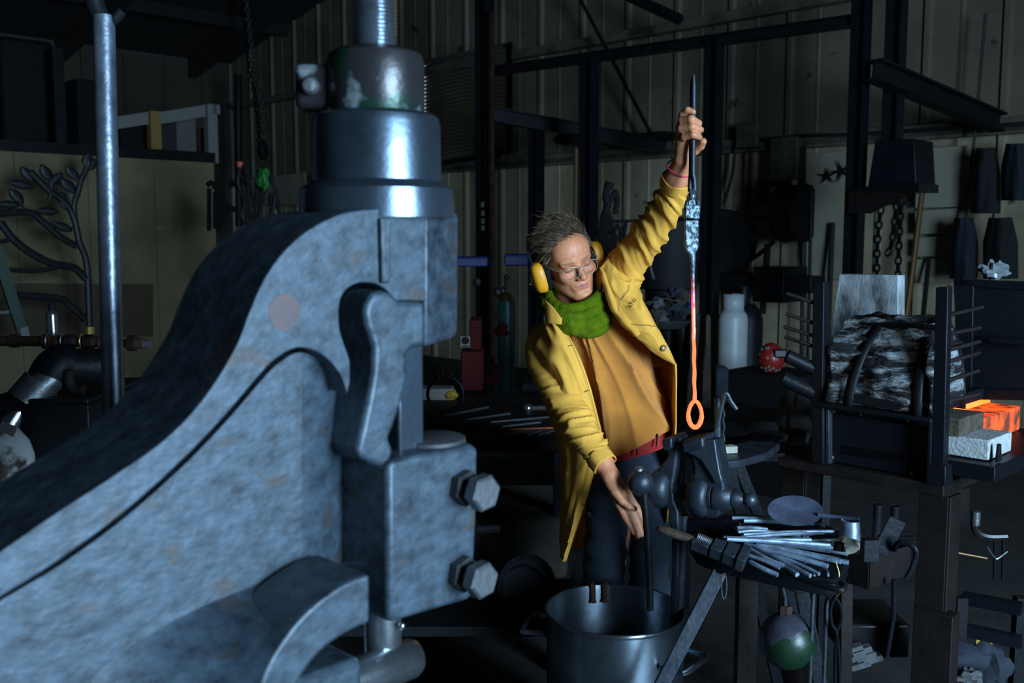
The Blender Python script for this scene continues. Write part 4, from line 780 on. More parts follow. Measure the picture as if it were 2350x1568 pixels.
# monkey wrench with wooden handle
wr_ = thing('monkey_wrench', 'old monkey wrench with wooden grip lying on the table edge nearest the pot', 'wrench', P(1620,1250,2.20))
def WP(px, py): return P(px, py, 2.20-.0004*(px-1510))
MB().tube([WP(1508,1213), WP(1514,1214), WP(1535,1221), WP(1562,1230), WP(1592,1239)], [.006,.0115,.013,.0125,.011], 14, flat=.8).build('grip', 'wood', wr_, smooth=60)
wd = (WP(1720,1287)-WP(1590,1238)).normalized(); wn = Vector((.1,-.45,1)).normalized(); wn = (wn-wd*wn.dot(wd)).normalized(); ws = wd.cross(wn)
def wbox(a, b, w_, t_, nm, m_='steel_dark'):
    c = (WP(*a)+WP(*b))/2; L_ = (WP(*b)-WP(*a)).length; return MB().box(c, (L_, w_, t_), (wd, ws, wn)).build(nm, m_, wr_, bevel=.0018)
wbox((1588,1242),(1715,1286),.024,.020,'shank'); wbox((1590,1242),(1628,1256),.034,.026,'ferrule','vise_steel'); wbox((1634,1256),(1660,1267),.040,.028,'sliding_jaw','vise_steel'); wbox((1664,1266),(1690,1277),.048,.030,'lower_jaw','vise_steel'); wbox((1696,1276),(1714,1285),.058,.032,'upper_jaw','vise_edge')
c0, c1 = WP(1600,1232), WP(1632,1246); n_ = 18; MB().lathe(c0, c1-c0, [((c1-c0).length*i/n_, .010 if i % 2 else .0085) for i in range(n_+1)], 16).build('adjusting_screw', 'steel', wr_, smooth=60)
# poker with looped end
pk = [PZ(1705,1284,ZT+.012), PZ(1760,1300,ZT+.012), PZ(1850,1332,ZT+.012), PZ(1915,1352,ZT+.012), PZ(1934,1354,ZT+.012), PZ(1939,1345,ZT+.012), PZ(1928,1338,ZT+.012)]
rod('fire_poker', crv(pk, 5), .0065, 'steel_dark', 'dark fire poker with a looped end across the front table edge', 'poker')
# cup, rag, small stub, wire loop, inverted bowl
cpl = P(1950,1238,2.28); m = MB(); m.lathe(cpl, EZ, [(0,.026),(.002,.0275),(.044,.022),(.046,.021),(.044,.0195),(.006,.024),(.006,0)], 28); one(m, 'metal_cup', 'rod_steel', 'small dented metal cup at the far end of the rod pile', 'cup')
def lump(c, r, sc, seed, amp=.35, n=18, fs=2.2):
    m = MB(); m.sphere((0,0,0), 1, n)
    for i, q in enumerate(m.v): s_ = 1+amp*n3(q, fs, seed)+amp*.5*n3(q, fs*2.3, seed+2); m.v[i] = Vector(c)+Vector((q.x*sc[0], q.y*sc[1], q.z*sc[2]))*(r*s_)
    return m
one(lump(P(1938,1252,2.22), .03, (1.2,.8,.55), 5), 'crumpled_rag', 'white', 'crumpled pale rag tucked below the metal cup', 'rag', smooth=60)
m = MB(); m.lathe(P(1925,1262,2.18), EZ, [(0,.011),(.016,.011),(.017,.009),(.017,0)], 18); one(m, 'steel_stub', 'steel_dark', 'short dark steel stub standing beside the rag', 'stub')
rod('wire_loop', [P(1662+6*math.cos(t), 1345+30*math.sin(t), 2.19) for t in [2*math.pi*k/20 for k in range(20)]], .0012, 'steel_bright', 'thin wire loop hanging under the vise table edge', 'wire', closed=True, n=5)
m = MB(); m.lathe(P(1832,1352,2.19), EZ, [(0,.026),(.004,.030),(.022,.033),(.024,.032),(.022,.029),(.003,.022)], 28); one(m, 'steel_bowl', 'steel', 'small steel bowl fixed under the vise table', 'bowl')
# hanging things below the table
gb_ = thing('hanging_globe', 'dented green metal globe with grey top hanging under the vise table', 'globe', P(1808,1468,2.14))
MB().sphere(P(1808,1470,2.14), .0625, 36, (1,1,1.02)).build('ball', 'globe', gb_)
gc_ = P(1808,1470,2.14); gp_ = lambda i, t_: .2+(1.0+.22*math.sin(2*t_+.6)+.10*math.sin(7*t_))*i/8
MB().grid([[gc_+Vector((math.sin(gp_(i,t_))*math.cos(t_), math.sin(gp_(i,t_))*math.sin(t_), 1.02*math.cos(gp_(i,t_))))*.0632 for t_ in [2*math.pi*k/48 for k in range(49)]] for i in range(9)]).build('grey_top', 'globe_grey', gb_, smooth=60)
m = MB(); hexhead(m, P(1802,1416,2.14), EZ, .0155, .026); m.lathe(P(1802,1424,2.14), EZ, [(0,.016),(.006,.014),(.008,.010)], 18); m.build('neck_nut', 'rust', gb_)
MB().tube(crv([P(1802,1392,2.14), P(1801,1370,2.14), P(1796,1350,2.14), P(1798,1334,2.15), P(1808,1326,2.17)], 6), .0042, 8).build('bent_pipe', 'vise_edge', gb_)
for k_, (x, yb, lab) in enumerate(((1866, 1600, 'straight steel bar with hooked top hanging from the table corner, nearer the globe'), (1898, 1620, 'hooked steel bar hanging from the table corner, farther from the globe'))):
    rod('hooked_bar', crv([P(x-24,1322,2.13), P(x-14,1306,2.12), P(x-2,1310,2.11), P(x+2,1330,2.10), P(x-2,1420,2.10), P(x-9,yb,2.10)], 6), .0046, 'vise_edge', lab, 'bar')
tg_ = thing('hanging_tongs', 'pair of dark bow tongs hanging beside the hooked bars', 'tongs', P(1915,1400,2.08))
MB().tube(crv([P(1916,1370,2.08), P(1906,1395,2.08), P(1908,1430,2.08), P(1922,1470,2.08), P(1928,1640,2.08)], 6), .006, 8, flat=.6).build('arm', 'steel_dark', tg_)
MB().tube(crv([P(1916,1370,2.083), P(1928,1392,2.083), P(1930,1425,2.083), P(1918,1468,2.083), P(1916,1640,2.083)], 6), .006, 8, flat=.6).build('arm', 'steel_dark', tg_)
rod('wire_hook', crv([P(1918,1290,2.09), P(1926,1320,2.08), P(1918,1345,2.08), P(1934,1352,2.075), P(1918,1372,2.08)], 6), .0011, 'brass', 'thin brass wire hook holding the bow tongs', 'wire', n=5)

# --- open stock box of rusty plate
bx_ = thing('rusty_stock_box', 'open rusty steel plate box holding offcuts at the near corner of the table', 'box', P(2000,1330,2.1))
zb = .81; c4 = [PZ(1944,1266,zb), PZ(1996,1281,zb), PZ(2088,1250,zb), PZ(2040,1238,zb)]; hB = .075
for a, b in ((0,1),(1,2),(2,3),(3,0)):
    p, q = c4[a], c4[b]; n_ = (q-p).cross(EZ).normalized()*.003; MB().prism([p, q, q-EZ*hB, p-EZ*hB], n_).build('side_plate', 'rust_plate', bx_, bevel=.0008)
MB().prism([p-EZ*hB for p in c4], EZ*.003).build('bottom_plate', 'rust_plate', bx_)
m = MB(); m.box(P(1996,1262,2.11), (.035,.025,.05), XYZ); one(m, 'steel_block', 'steel_dark', 'small square steel block in the rusty box', 'block', bevel=.002)
m = MB(); cc = P(2040,1232,2.13); m.box(cc, (.040,.005,.085), (Vector((.9,0,-.42)).normalized(), Vector((0,1,0)), Vector((.42,0,.9)).normalized())); one(m, 'steel_plate_offcut', 'forge_frame', 'flat steel offcut standing tilted in the rusty box', 'plate', bevel=.001)
for x, y0, y1, lab in ((2015,1158,1235,'upright steel pipe behind the rusty box, nearer the metal cup'), (2054,1162,1232,'upright steel pipe behind the rusty box, farther from the metal cup')):
    m = MB(); q0, q1 = P(x-8 if x < 2030 else x-6, y1+30, 2.24), P(x, y0, 2.22); m.cyl(q0, q1, .0095, n=16); m.lathe(q1, q1-q0, [(0,.0095),(.001,.0085),(-.01,.007),(-.01,0)], 16); one(m, 'steel_pipe', 'steel_dark', lab, 'pipe')
rod('bent_bar', crv([P(2052,1262,2.12), P(2062,1246,2.10), P(2080,1246,2.09), P(2098,1258,2.08), P(2102,1275,2.08), P(2092,1305,2.08), P(2080,1328,2.08)], 6), .0062, 'forge_frame', 'bent bar hooked over the outer edge of the rusty box', 'bar', n=10)
for y, lab in ((1222,'upper of two thin bars poking out beyond the rusty box'), (1232,'lower of two thin bars poking out beyond the rusty box')):
    rod('thin_bar', [P(2020,y+10,2.22), P(2090 if y < 1230 else 2100,y+2,2.20)], .005, 'forge_frame', lab, 'bar')
rod('hanging_rod', [P(2052,1330,2.25), P(2050,1420,2.25), P(2034,1512,2.25)], .006, 'forge_frame', 'long thin rod hanging down behind the rusty box', 'rod')

# --- stock pot
pt = thing('stock_pot', 'large battered steel stock pot with a rolled rim and loop handles', 'pot', Vector((P(1412,1397,2.45).x, 2.45, 0)))
pc_ = P(1412,1397,2.45); R_ = .176; zr_ = pc_.z
pr = [(0,.0),(0,.168),(.010,.174),(zr_-.03,R_-.002),(zr_-.012,R_-.002),(zr_-.010,R_+.003),(zr_-.004,R_+.005),(zr_,R_+.003),(zr_,R_-.003),(zr_-.012,R_-.006),(.03,R_-.008),(.02,0)]
MB().lathe((pc_.x, pc_.y, 0), EZ, pr, 72).build('pot_body', 'pot_steel', pt, smooth=40)
def handle(ang, zz, name='handle'):
    d = Vector((math.cos(ang), math.sin(ang), 0)); s_ = EZ.cross(d); c = Vector((pc_.x, pc_.y, zz))+d*R_
    MB().tube(crv([c-s_*.062-d*.01, c-s_*.062+d*.03, c-s_*.055+d*.055, c+s_*.055+d*.055, c+s_*.062+d*.03, c+s_*.062-d*.01], 4), .0075, 12).build(name, 'pot_steel', pt)
handle(math.radians(-38), zr_-.085); handle(math.radians(142+20), zr_-.065)
for x, lab in ((1371, 'dark strap hook over the far rim of the pot'), (1401, 'rust-stained strap hook over the far rim of the pot')):
    th = math.atan2(.94, (x-1412)/170); q = Vector((pc_.x, pc_.y, 0))+Vector(((x-1412)*2.62/F, math.sqrt(R_**2-((x-1412)*2.62/F)**2), 0)); d = Vector((q.x-pc_.x, q.y-pc_.y, 0)).normalized(); s_ = EZ.cross(d)
    pts = [q+d*.006+EZ*(zr_-.03), q+d*.006+EZ*(zr_+.004), q+EZ*(zr_+.008), q-d*.012+EZ*(zr_+.003), q-d*.013+EZ*(zr_-.035), q-d*.022+EZ*(zr_-.042)]
    m = MB(); m.grid([[p-s_*.007, p+s_*.007] for p in pts]); one(m, 'strap_hook', 'rust', lab, 'hook', solid=.003)

# --- forge
bF = 2.522; aF = -1.013
fg = thing('gas_forge', 'gas forge wrapped in grey insulation blanket on a dark steel frame, glowing at its mouth', 'forge', Vector((PB(2020,1100,bF).x, PB(2020,1100,bF).y, 0)))
def fq(pix, th, name, m_='forge_frame', b=bF, bev=.003): return MB().prism([PB(x, y, b) for x, y in pix], E2*th).build(name, m_, fg, bevel=bev)
fq([(1784,1050),(2166,1115),(2166,1142),(1784,1071)], .34, 'bed_beam', 'rust_plate')
fq([(1886,944),(2135,985),(2135,1098),(1886,1056)], .02, 'lower_panel', 'forge_paint', bF+.03, .001)
fq([(1862,925),(1889,930),(1889,1068),(1862,1062)], .04, 'channel', 'forge_frame'); fq([(1895,940),(1902,941),(1902,1066),(1895,1064)], .03, 'channel_lip', 'vise_edge', bF+.01, .001)
fq([(2125,1062),(2170,1070),(2170,1118),(2125,1110)], .05, 'corner_gusset', 'forge_frame', bF-.01)
fq([(1862,922),(2136,962),(2136,972),(1862,932)], .06, 'top_rail', 'forge_frame', bF-.012)
fq([(2130,962),(2137,963),(2134,1076),(2127,1075)], .02, 'side_rail', 'forge_frame', bF-.01, .001)
fq([(1866,648),(1891,647),(1887,932),(1860,928)], .030, 'post', 'forge_frame', bF+.02); fq([(2147,660),(2176,657),(2166,1078),(2136,1072)], .03, 'post', 'forge_frame')
for x, y in ((1910,1050), (2094,1086), (1915,944), (2086,966)):
    m = MB(); hexhead(m, PB(x, y, bF+.03), -E2, .0065 if y > 1000 else .004, .007); m.build('bolt', 'steel', fg)
# insulation barrel along the frame, ridged in layers
a0_, a1_ = PB(1890,930,bF+.03), PB(2128,960,bF+.03); sA, sB = a0_.dot(E1), a1_.dot(E1); zb0 = .5*(a0_.z+a1_.z)+.0; rows = []; HB, DB = .235, .125
nU, nV = 70, 60
for j in range(nV+1):
    t = math.pi*j/nV*.97+.02; ro = []
    for i in range(nU+1):
        s_ = sA+(sB-sA)*i/nU; end = min(1, min(i, nU-i)/4)
        prof = math.sin(t)**.6; lay = (j/nV*15+.35*n3((s_*6,1,2),1,3)) % 1; rid = .011*math.sin(math.pi*lay)**.5
        nz_ = n3((s_*13, j*.22, 3), 1, 4)*.014+n3((s_*34, j*.5, 1), 1, 6)*.006; bul = .02*math.exp(-((t-.75)/.35)**2)*(1+.8*n3((s_*9, 2, t*3), 1, 9))
        r_ = (1+0)*(.80+.20*end); dd = rid+nz_+bul
        ro.append(RB(s_, bF+.03+DB-(DB*r_+dd)*math.cos(t)*1.0*( .55+.45*abs(math.cos(t))) - .0, zb0+(HB*r_+dd)*math.sin(t)**.75))
    rows.append(ro)
bl = MB().grid(rows); c0 = [r[0] for r in rows]; c1 = [r[-1] for r in rows]
bl.f.append(tuple(j*(nU+1) for j in range(nV+1))); bl.f.append(tuple(j*(nU+1)+nU for j in range(nV, -1, -1)))
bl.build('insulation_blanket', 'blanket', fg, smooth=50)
def strap(sx, dx):
    pts = []
    for j in range(25):
        t = math.pi*j/24; s_ = sx+dx*math.sin(t); pts.append(RB(s_, bF+.03+DB-(DB+.022)*math.cos(t)*(.55+.45*abs(math.cos(t))), zb0-.01+(HB+.026)*math.sin(t)**.75))
    m = MB(); m.grid([[p-E1*.014, p+E1*.014] for p in pts]); m.build('strap', 'steel_dark', fg, solid=.004)
strap(PB(1940,920,bF).dot(E1), .045); strap(PB(2100,945,bF).dot(E1), -.01)
MB().tube([PB(1976,744,bF+.11), PB(2150,752,bF+.08)], .007, 8).build('top_bar', 'steel_dark', fg)
fq([(1955,905),(2070,925),(2070,945),(1955,925)], .02, 'burner_plate', 'steel_dark', bF+.01)
for (x, y, x2, y2) in ((1805,673,1856,692),(1803,720,1855,738),(1798,750,1852,766),(1800,773,1856,792)):
    MB().cyl(PB(x2+16,y2+5,bF+.035), PB(x,y,bF+.0), .0055, n=10).build('peg', 'rust_plate', fg)
for (x, y, x2, y2, r) in ((1806,817,1858,845,.019),(1796,868,1858,900,.021)):
    MB().cyl(PB(x2+14,y2+4,bF+.04), PB(x,y,bF-.01), r, n=20).build('pipe_socket', 'forge_frame', fg)
for (x, y, x2, y2, r) in ((2160,727,2255,705,.0058),(2160,770,2250,752,.0056),(2150,792,2208,788,.0062),(2160,808,2248,784,.0056),(2158,836,2247,810,.0056),(2155,880,2245,851,.0056),(2155,925,2247,905,.0056)):
    MB().cyl(PB(x, y, bF+.012), PB(x,y,bF)+(P(x2,y2,2.56)-PB(x,y,bF)), r, n=10).build('peg', 'rust_plate', fg)
# mouth side: ledge, hot chamber
LB = .116
bc_ = PA(2268,1058,aF+LB); lz = bc_.z; bw = bc_.dot(E2); b1 = PA(2202,1000,aF+.045).dot(E2); zf = PA(2230,932,aF-.05).z+.012
led = MB(); led.prism([RB(aF-.02,bF+.03,lz-.003), RB(aF+.15,bF+.03,lz-.003), RB(aF+.15,bF+.62,lz-.003), RB(aF-.02,bF+.62,lz-.003)], -EZ*.04); led.build('mouth_ledge', 'forge_frame', fg, bevel=.003)
hb_ = MB(); hb_.box(RB(aF-.13,bF+.33,(lz+zf)/2), (.14,.50,zf-lz)); hb_.build('chamber_fire', 'fire', fg)
zw = PA(2320,940,aF+.03).z; hb_ = MB(); hb_.box(RB(aF-.02,bw+.34,(lz+zw)/2), (.10,.30,zw-lz)); hb_.build('chamber_wall', 'brick_hot', fg, bevel=.004)
hb_ = MB(); hb_.box(RB(aF-.15,bF+.36,zf+.018), (.22,.62,.034)); hb_.build('chamber_roof', 'forge_paint', fg, bevel=.004)
hb_ = MB(); hb_.box(RB(aF-.225,bF+.33,(lz+zf)/2), (.03,.56,zf-lz+.02)); hb_.build('chamber_back', 'forge_paint', fg, bevel=.004)
hb_ = MB(); hb_.box(RB((sA+aF)/2-.01,bF+.065,(lz+zb0)/2+.02), (aF-sA-.02,.02,zb0-lz+.12)); hb_.build('chamber_front', 'forge_paint', fg, bevel=.002)
hb_ = MB(); hb_.box(RB(aF-.13,bF+.33,lz-.02), (.26,.60,.03)); hb_.build('chamber_floor', 'forge_paint', fg, bevel=.002)
# legs and lower frame
def leg_(px, py, Y, w_, nm='leg', m_='rust_plate'):
    p = P(px, py, Y); m = MB(); m.box((p.x, p.y, p.z/2), (w_, .012, p.z)); m.box(Vector((p.x, p.y, p.z/2))+E1*(w_/2)+E2*.03, (.012, .07, p.z)); return m.build(nm, m_, fg, bevel=.002)
leg_(2145,1135,2.50,.075); leg_(1822,1075,2.92,.075)
m = MB(); q = P(2150,1400,2.48); m.box((q.x,q.y,q.z/2), (.10,.05,q.z)); m.build('leg_sleeve', 'rust_plate', fg, bevel=.002)
m = MB(); m.prism([PA(2172,1130,aF), PA(2225,1120,aF), PA(2225,1205,aF), PA(2175,1225,aF)], -E1*.008); m.build('gusset', 'rust_plate', fg)
# plates standing behind the forge
bd = MB(); q = [PB(1926,629,bF+.34), PB(2060,632,bF+.34), PB(2060,800,bF+.34), PB(1900,800,bF+.34)]; bd.prism(q, E2*.05); bd.build('back_board', 'board', fg, bevel=.002)
bD = 3.0
dp = thing('furnace_door', 'big dark steel door panel standing behind the forge mouth', 'panel', PB(2290,900,bD))
m = MB(); m.prism([PB(2192,640,bD), PB(2420,650,bD), PB(2420,918,bD), PB(2200,918,bD)], E2*.03); m.build('panel', 'forge_paint', dp, bevel=.002)
for pix in ([(2192,640),(2420,650),(2420,668),(2192,656)], [(2192,640),(2238,642),(2232,915),(2200,915)], [(2200,890),(2420,895),(2420,920),(2200,915)]):
    m = MB(); m.prism([PB(x,y,bD) for x,y in pix], -E2*.012); m.build('frame_bar', 'forge_frame', dp, bevel=.002)
m = MB(); m.box(PB(2325,783,bD-.03), (.12,.02,.016)); m.build('latch', 'forge_frame', dp, bevel=.002)
# bricks on the ledge
bz = lz
def brick(c, sz, m_, label, grp=None, ax=(E1,E2,EZ)):
    m = MB(); m.box(c, sz, ax); o = one(m, 'fire_brick', m_, label, 'brick', grp, bevel=.004, seg=3); return o
brick(RB(aF+LB/2,bw+.082,lz+.026), (LB,.164,.052), 'brick_white', 'white fire brick on the forge ledge under the two brown bricks')
brick(RB(aF-.010,b1+.043,lz+.0755), (.11,.085,.047), 'brick_brown', 'dark brown brick on the white brick, nearer the forge post')
brick(RB(aF-.005,b1+.128,lz+.0745), (.10,.075,.045), 'brick_brown', 'paler brown brick on the white brick, farther from the forge post')
m = MB(); q_ = RB(aF+.14,bw+.01,lz); m.prism([q_-E2*.012, q_+EZ*.045-E2*.004, q_+EZ*.045+E2*.006, q_+E2*.016], -E1*.008); one(m, 'steel_tab', 'rust_plate', 'small pointed steel tab upright in front of the white brick', 'tab', bevel=.001)
rod('glove_hook', crv([P(1640,1008,2.62), P(1660,915,2.62), P(1668,905,2.62), P(1676,920,2.62), P(1690,940,2.62)], 6), .006, 'vise_edge', 'bent steel hook rising behind the vise jaws', 'hook')
rod('stand_pipe', [P(1647,912,2.66), P(1649,1060,2.66)], .0095, 'vise_steel', 'vertical steel pipe just behind the vise jaws', 'pipe', n=14)
rod('twisted_bar', [P(1660,915+i*6,2.655)+Vector((.0015*math.sin(i*1.3),0,0)) for i in range(34)], .004, 'vise_steel', 'thin twisted bar beside the vertical pipe', 'bar')
# flat stake plate with pale block
sk = thing('stake_plate', 'flat pointed steel plate on angled legs behind the vise', 'plate', Vector((P(1700,1040,2.75).x, 2.75, 0)))
zk = P(1700,1040,2.72).z; poly_z([(1636,1046),(1650,1030),(1700,1016),(1775,1012),(1790,1018),(1760,1040),(1700,1056),(1665,1060)], zk, .022).build('plate', 'vise_steel', sk, bevel=.003)
for x0, x1, y1 in ((1690,1725,1145), (1670,1690,1145)):
    p0, p1 = P(x0,1055,2.72), P(x1,y1,2.72); f_ = p1+(p1-p0)*(p1.z/(p0.z-p1.z)); flatbar(p0, f_, Vector((1,0,.2)).normalized(), Vector((0,1,0)), .028, .03).build('leg', 'forge_frame', sk)
m = MB(); m.box(PZ(1665,1040,zk)+EZ*.011, (.060,.030,.020), (Vector((.98,.2,0)), Vector((-.2,.98,0)), EZ)); one(m, 'pale_block', 'white', 'small pale chalky block on the stake plate', 'block', bevel=.002)

# --- tongs and the hot twisted bar held up by the smith
TY = 2.372
def TP(px, py, o=0): return P(px, py, TY+o)
tongs = thing('tongs', 'long blacksmith tongs held upright in the raised hand', 'tongs', TP(1590,420))
MB().tube([TP(1592,172), TP(1592,200), TP(1591,300), TP(1590,400), TP(1593,412), TP(1594,430), TP(1592,446)], [.0028,.0052,.0060,.0062,.006,.006,.005], 12).build('rein', 'vise_steel', tongs)
MB().tube([TP(1589,176,.012), TP(1588,200,.012), TP(1587,300,.012), TP(1586,400,.010), TP(1584,420,.006), TP(1583,440,.004)], [.0026,.0048,.0056,.006,.006,.005], 12).build('rein', 'vise_steel', tongs)
MB().cyl(TP(1589,440,-.012), TP(1589,440,.014), .0075, n=14).build('rivet', 'vise_edge', tongs)
for s_ in (-1, 1):
    MB().tube([TP(1590+5*s_,436,.004*s_), TP(1589+3*s_,455,.004*s_), TP(1589+12*s_,462), TP(1588+14*s_,475), TP(1588+14*s_,495)], [.005,.005,.0045,.0045,.003], 8).build('jaw', 'vise_steel', tongs)
hot = thing('hot_poker_blank', 'long forged bar held in the tongs, speckled steel above, glowing orange eye below', 'forged bar', TP(1590,700))
mat('scale_steel', (.16,.23,.29), .45, .5, col2=(.02,.028,.036), vs=95, vlo=.47, vhi=.54, bump=.3, bs=80)
# cold block: clamped bar
m = MB(); m.box(TP(1588,487), (mm(34,TY), .020, mm(32,TY)), XYZ); m.build('collar_band', 'scale_steel', hot, bevel=.003)
m = MB(); m.prism([TP(1573,505,-.009), TP(1604,505,-.009), TP(1604,562,-.009), TP(1601,575,-.009), TP(1595,584,-.009), TP(1582,584,-.009), TP(1576,575,-.009), TP(1573,562,-.009)], Vector((0,.018,0))); m.build('block', 'scale_steel', hot, bevel=.002)
m = MB(); m.prism([TP(1583,445,-.004), TP(1593,445,-.004), TP(1597,472,-.004), TP(1580,472,-.004)], Vector((0,.010,0))); m.build('tang', 'scale_steel', hot, bevel=.001)
# drawn-out shank: temperature rises towards the eye
hm = mat('hot_gradient', (.20,.27,.33), .5, .4, col2=(.04,.05,.06), vs=60, vlo=.45, vhi=.6)
nt = hm.node_tree; tcn = nt.nodes.new('ShaderNodeTexCoord'); sep = nt.nodes.new('ShaderNodeSeparateXYZ'); nt.links.new(tcn.outputs['Object'], sep.inputs[0])
zA, zB = TP(1590,630).z-TP(1590,700).z, TP(1590,700).z-TP(1590,700).z-.02
mr = nt.nodes.new('ShaderNodeMapRange'); mr.inputs[1].default_value = zA; mr.inputs[2].default_value = zB; nt.links.new(sep.outputs[2], mr.inputs[0])
cr = nt.nodes.new('ShaderNodeValToRGB'); cr.color_ramp.elements[0].color = (0,0,0,1); cr.color_ramp.elements[1].color = (1.0,.19,.055,1); e_ = cr.color_ramp.elements.new(.45); e_.color = (.35,.018,.02,1)
e_ = cr.color_ramp.elements.new(.75); e_.color = (.85,.10,.05,1)
nt.links.new(mr.outputs[0], cr.inputs[0]); b_ = nt.nodes['Principled BSDF']; nt.links.new(cr.outputs[0], b_.inputs['Emission Color']); b_.inputs['Emission Strength'].default_value = 1.25
pts = [(1588,582,9),(1589,600,8),(1590,640,5.5),(1591,700,5.5),(1592,760,5.0),(1592,782,3.0)]
q = crv([(a,b,c) for a,b,c in pts], 8)
MB().tube([TP(p.x,p.y) for p in q], [mm(p.z,TY) for p in q], 10, flat=.8).build('shank', hm, hot, smooth=60)
for s_ in (-1, 1):                                     # the bar is split into two strands above the eye
    pp_ = [TP(1592+2.2*k/30+s_*2.5*(.75+.25*math.sin(k*.7+s_)), 752+168*k/30, .0008*math.sin(k*.9)*s_) for k in range(31)]
    MB().tube(pp_, .0029, 8, flat=.9).build('strand', 'glow', hot)
eye = [TP(1595+15.5*math.sin(t)*(1-.18*(math.cos(t) > 0)*math.cos(t)), 951-30*math.cos(t)) for t in [2*math.pi*k/32 for k in range(32)]]
MB().tube(eye, [mm(5.6 if 8 < k < 24 else 4.6, TY) for k in range(32)], 10, closed=True).build('eye', 'glow', hot)
# ================================================================ smooth bodies from distance fields (surface nets)
def A_(v): return np.array(v, dtype=np.float32)
def ln(q): return np.sqrt((q*q).sum(-1))
def sd_cap(p, a, b, ra, rb=None):
    a = A_(a); b = A_(b); rb = ra if rb is None else rb
    ba = b-a; pa = p-a; h = np.clip((pa@ba)/max(float(ba@ba), 1e-12), 0, 1)
    return ln(pa-h[:, None]*ba) - (ra+(rb-ra)*h)
def sd_sph(p, c, r): return ln(p-A_(c))-r
def sd_ell(p, c, r, R=None):
    q = p-A_(c)
    if R is not None: q = q@R
    r = A_(r); k0 = ln(q/r); k1 = ln(q/(r*r))+1e-9
    return k0*(k0-1)/k1
def smin(a, b, k):
    h = np.clip(.5+.5*(b-a)/k, 0, 1); return b+(a-b)*h-k*h*(1-h)
def smax(a, b, k): return -smin(-a, -b, k)
def chain(p, pts, rs, k=.004):
    d = None
    for i in range(len(pts)-1):
        e = sd_cap(p, pts[i], pts[i+1], rs[i], rs[i+1]); d = e if d is None else smin(d, e, k)
    return d
def near(p, c, R, fn, far=.03):
    d = ln(p-A_(c))-R; m = d < far; out = np.maximum(d, far).astype(np.float32)
    if m.any(): out[m] = fn(p[m])
    return out
def surfnet(fn, lo, hi, h, n=8):
    lo = A_(lo)-2*h; hi = A_(hi)+2*h; B = n*h
    nb = np.ceil((hi-lo)/B).astype(int)
    g = np.stack(np.meshgrid(*[np.arange(k) for k in nb], indexing='ij'), -1).reshape(-1, 3)
    keep = []
    for i in range(0, len(g), 200000):
        q = lo+(g[i:i+200000]+.5)*B
        keep.append(np.abs(fn(q.astype(np.float32))) < B*1.05)
    g = g[np.concatenate(keep)]
    loc = np.stack(np.meshgrid(*[np.arange(n+1)]*3, indexing='ij'), -1).reshape(-1, 3)
    D = nb*n+2; sx, sy = int(D[1]*D[2]), int(D[2])
    ck, cv, quads = [], [], []
    corner = np.array([(i, j, k) for i in (0, 1) for j in (0, 1) for k in (0, 1)])
    edges = [(i, j) for i in range(8) for j in range(i+1, 8) if abs(corner[i]-corner[j]).sum() == 1]
    for s in range(0, len(g), 300):
        gg = g[s:s+300]; m = len(gg)
        idx = gg[:, None, :]*n+loc[None]
        val = fn((lo+idx.reshape(-1, 3)*h).astype(np.float32)).reshape(m, n+1, n+1, n+1)
        cs = np.stack([val[:, i:i+n, j:j+n, k:k+n] for i, j, k in corner], -1)
        ins = cs < 0; act = ins.any(-1) & ~ins.all(-1)
        ai = np.argwhere(act); c = cs[act]; acc = np.zeros((len(c), 3)); cnt = np.zeros(len(c))
        for i, j in edges:
            x = (c[:, i] < 0) != (c[:, j] < 0)
            t = np.where(x, c[:, i]/np.where(x, c[:, i]-c[:, j], 1), 0)[:, None]
            acc += np.where(x[:, None], corner[i]+(corner[j]-corner[i])*t, 0); cnt += x
        gi = gg[ai[:, 0]]*n+ai[:, 1:]
        ck.append(gi[:, 0]*sx+gi[:, 1]*sy+gi[:, 2]); cv.append(lo+(gi+acc/cnt[:, None])*h)
        for ax in range(3):
            a = val[:, :n, :n, :n]
            b = val[:, 1:, :n, :n] if ax == 0 else val[:, :n, 1:, :n] if ax == 1 else val[:, :n, :n, 1:]
            e = np.argwhere((a < 0) != (b < 0)); flip = a[tuple(e.T)] < 0
            gi = gg[e[:, 0]]*n+e[:, 1:]; key = gi[:, 0]*sx+gi[:, 1]*sy+gi[:, 2]
            s1, s2 = ((sy, 1), (1, sx), (sx, sy))[ax]
            q = np.stack([key-s1-s2, key-s2, key, key-s1], -1)
            q[~flip] = q[~flip][:, ::-1]; quads.append(q)
    ck = np.concatenate(ck); cv = np.concatenate(cv); quads = np.concatenate(quads)
    o = np.argsort(ck); ck = ck[o]; cv = cv[o]
    pos = np.clip(np.searchsorted(ck, quads), 0, len(ck)-1); ok = (ck[pos] == quads).all(1)
    return cv, pos[ok]
def np_build(name, cv, qd, material, parent, tint=None):
    off = parent_off(parent); me = bpy.data.meshes.new(name)
    me.vertices.add(len(cv)); me.vertices.foreach_set('co', (cv-np.array(off)).astype(np.float32).ravel())
    me.loops.add(qd.size); me.loops.foreach_set('vertex_index', qd.astype(np.int32).ravel())
    me.polygons.add(len(qd)); me.polygons.foreach_set('loop_start', np.arange(0, qd.size, 4, dtype=np.int32))
    me.update(calc_edges=True); me.validate(); me.shade_smooth()
    if tint is not None:
        at = me.color_attributes.new('tint', 'FLOAT_COLOR', 'POINT')
        at.data.foreach_set('color', np.concatenate([tint, np.ones((len(tint), 1))], 1).astype(np.float32).ravel())
    me.materials.append(MAT[material]); o = bpy.data.objects.new(name, me); COL.objects.link(o); o.parent = parent
    return o
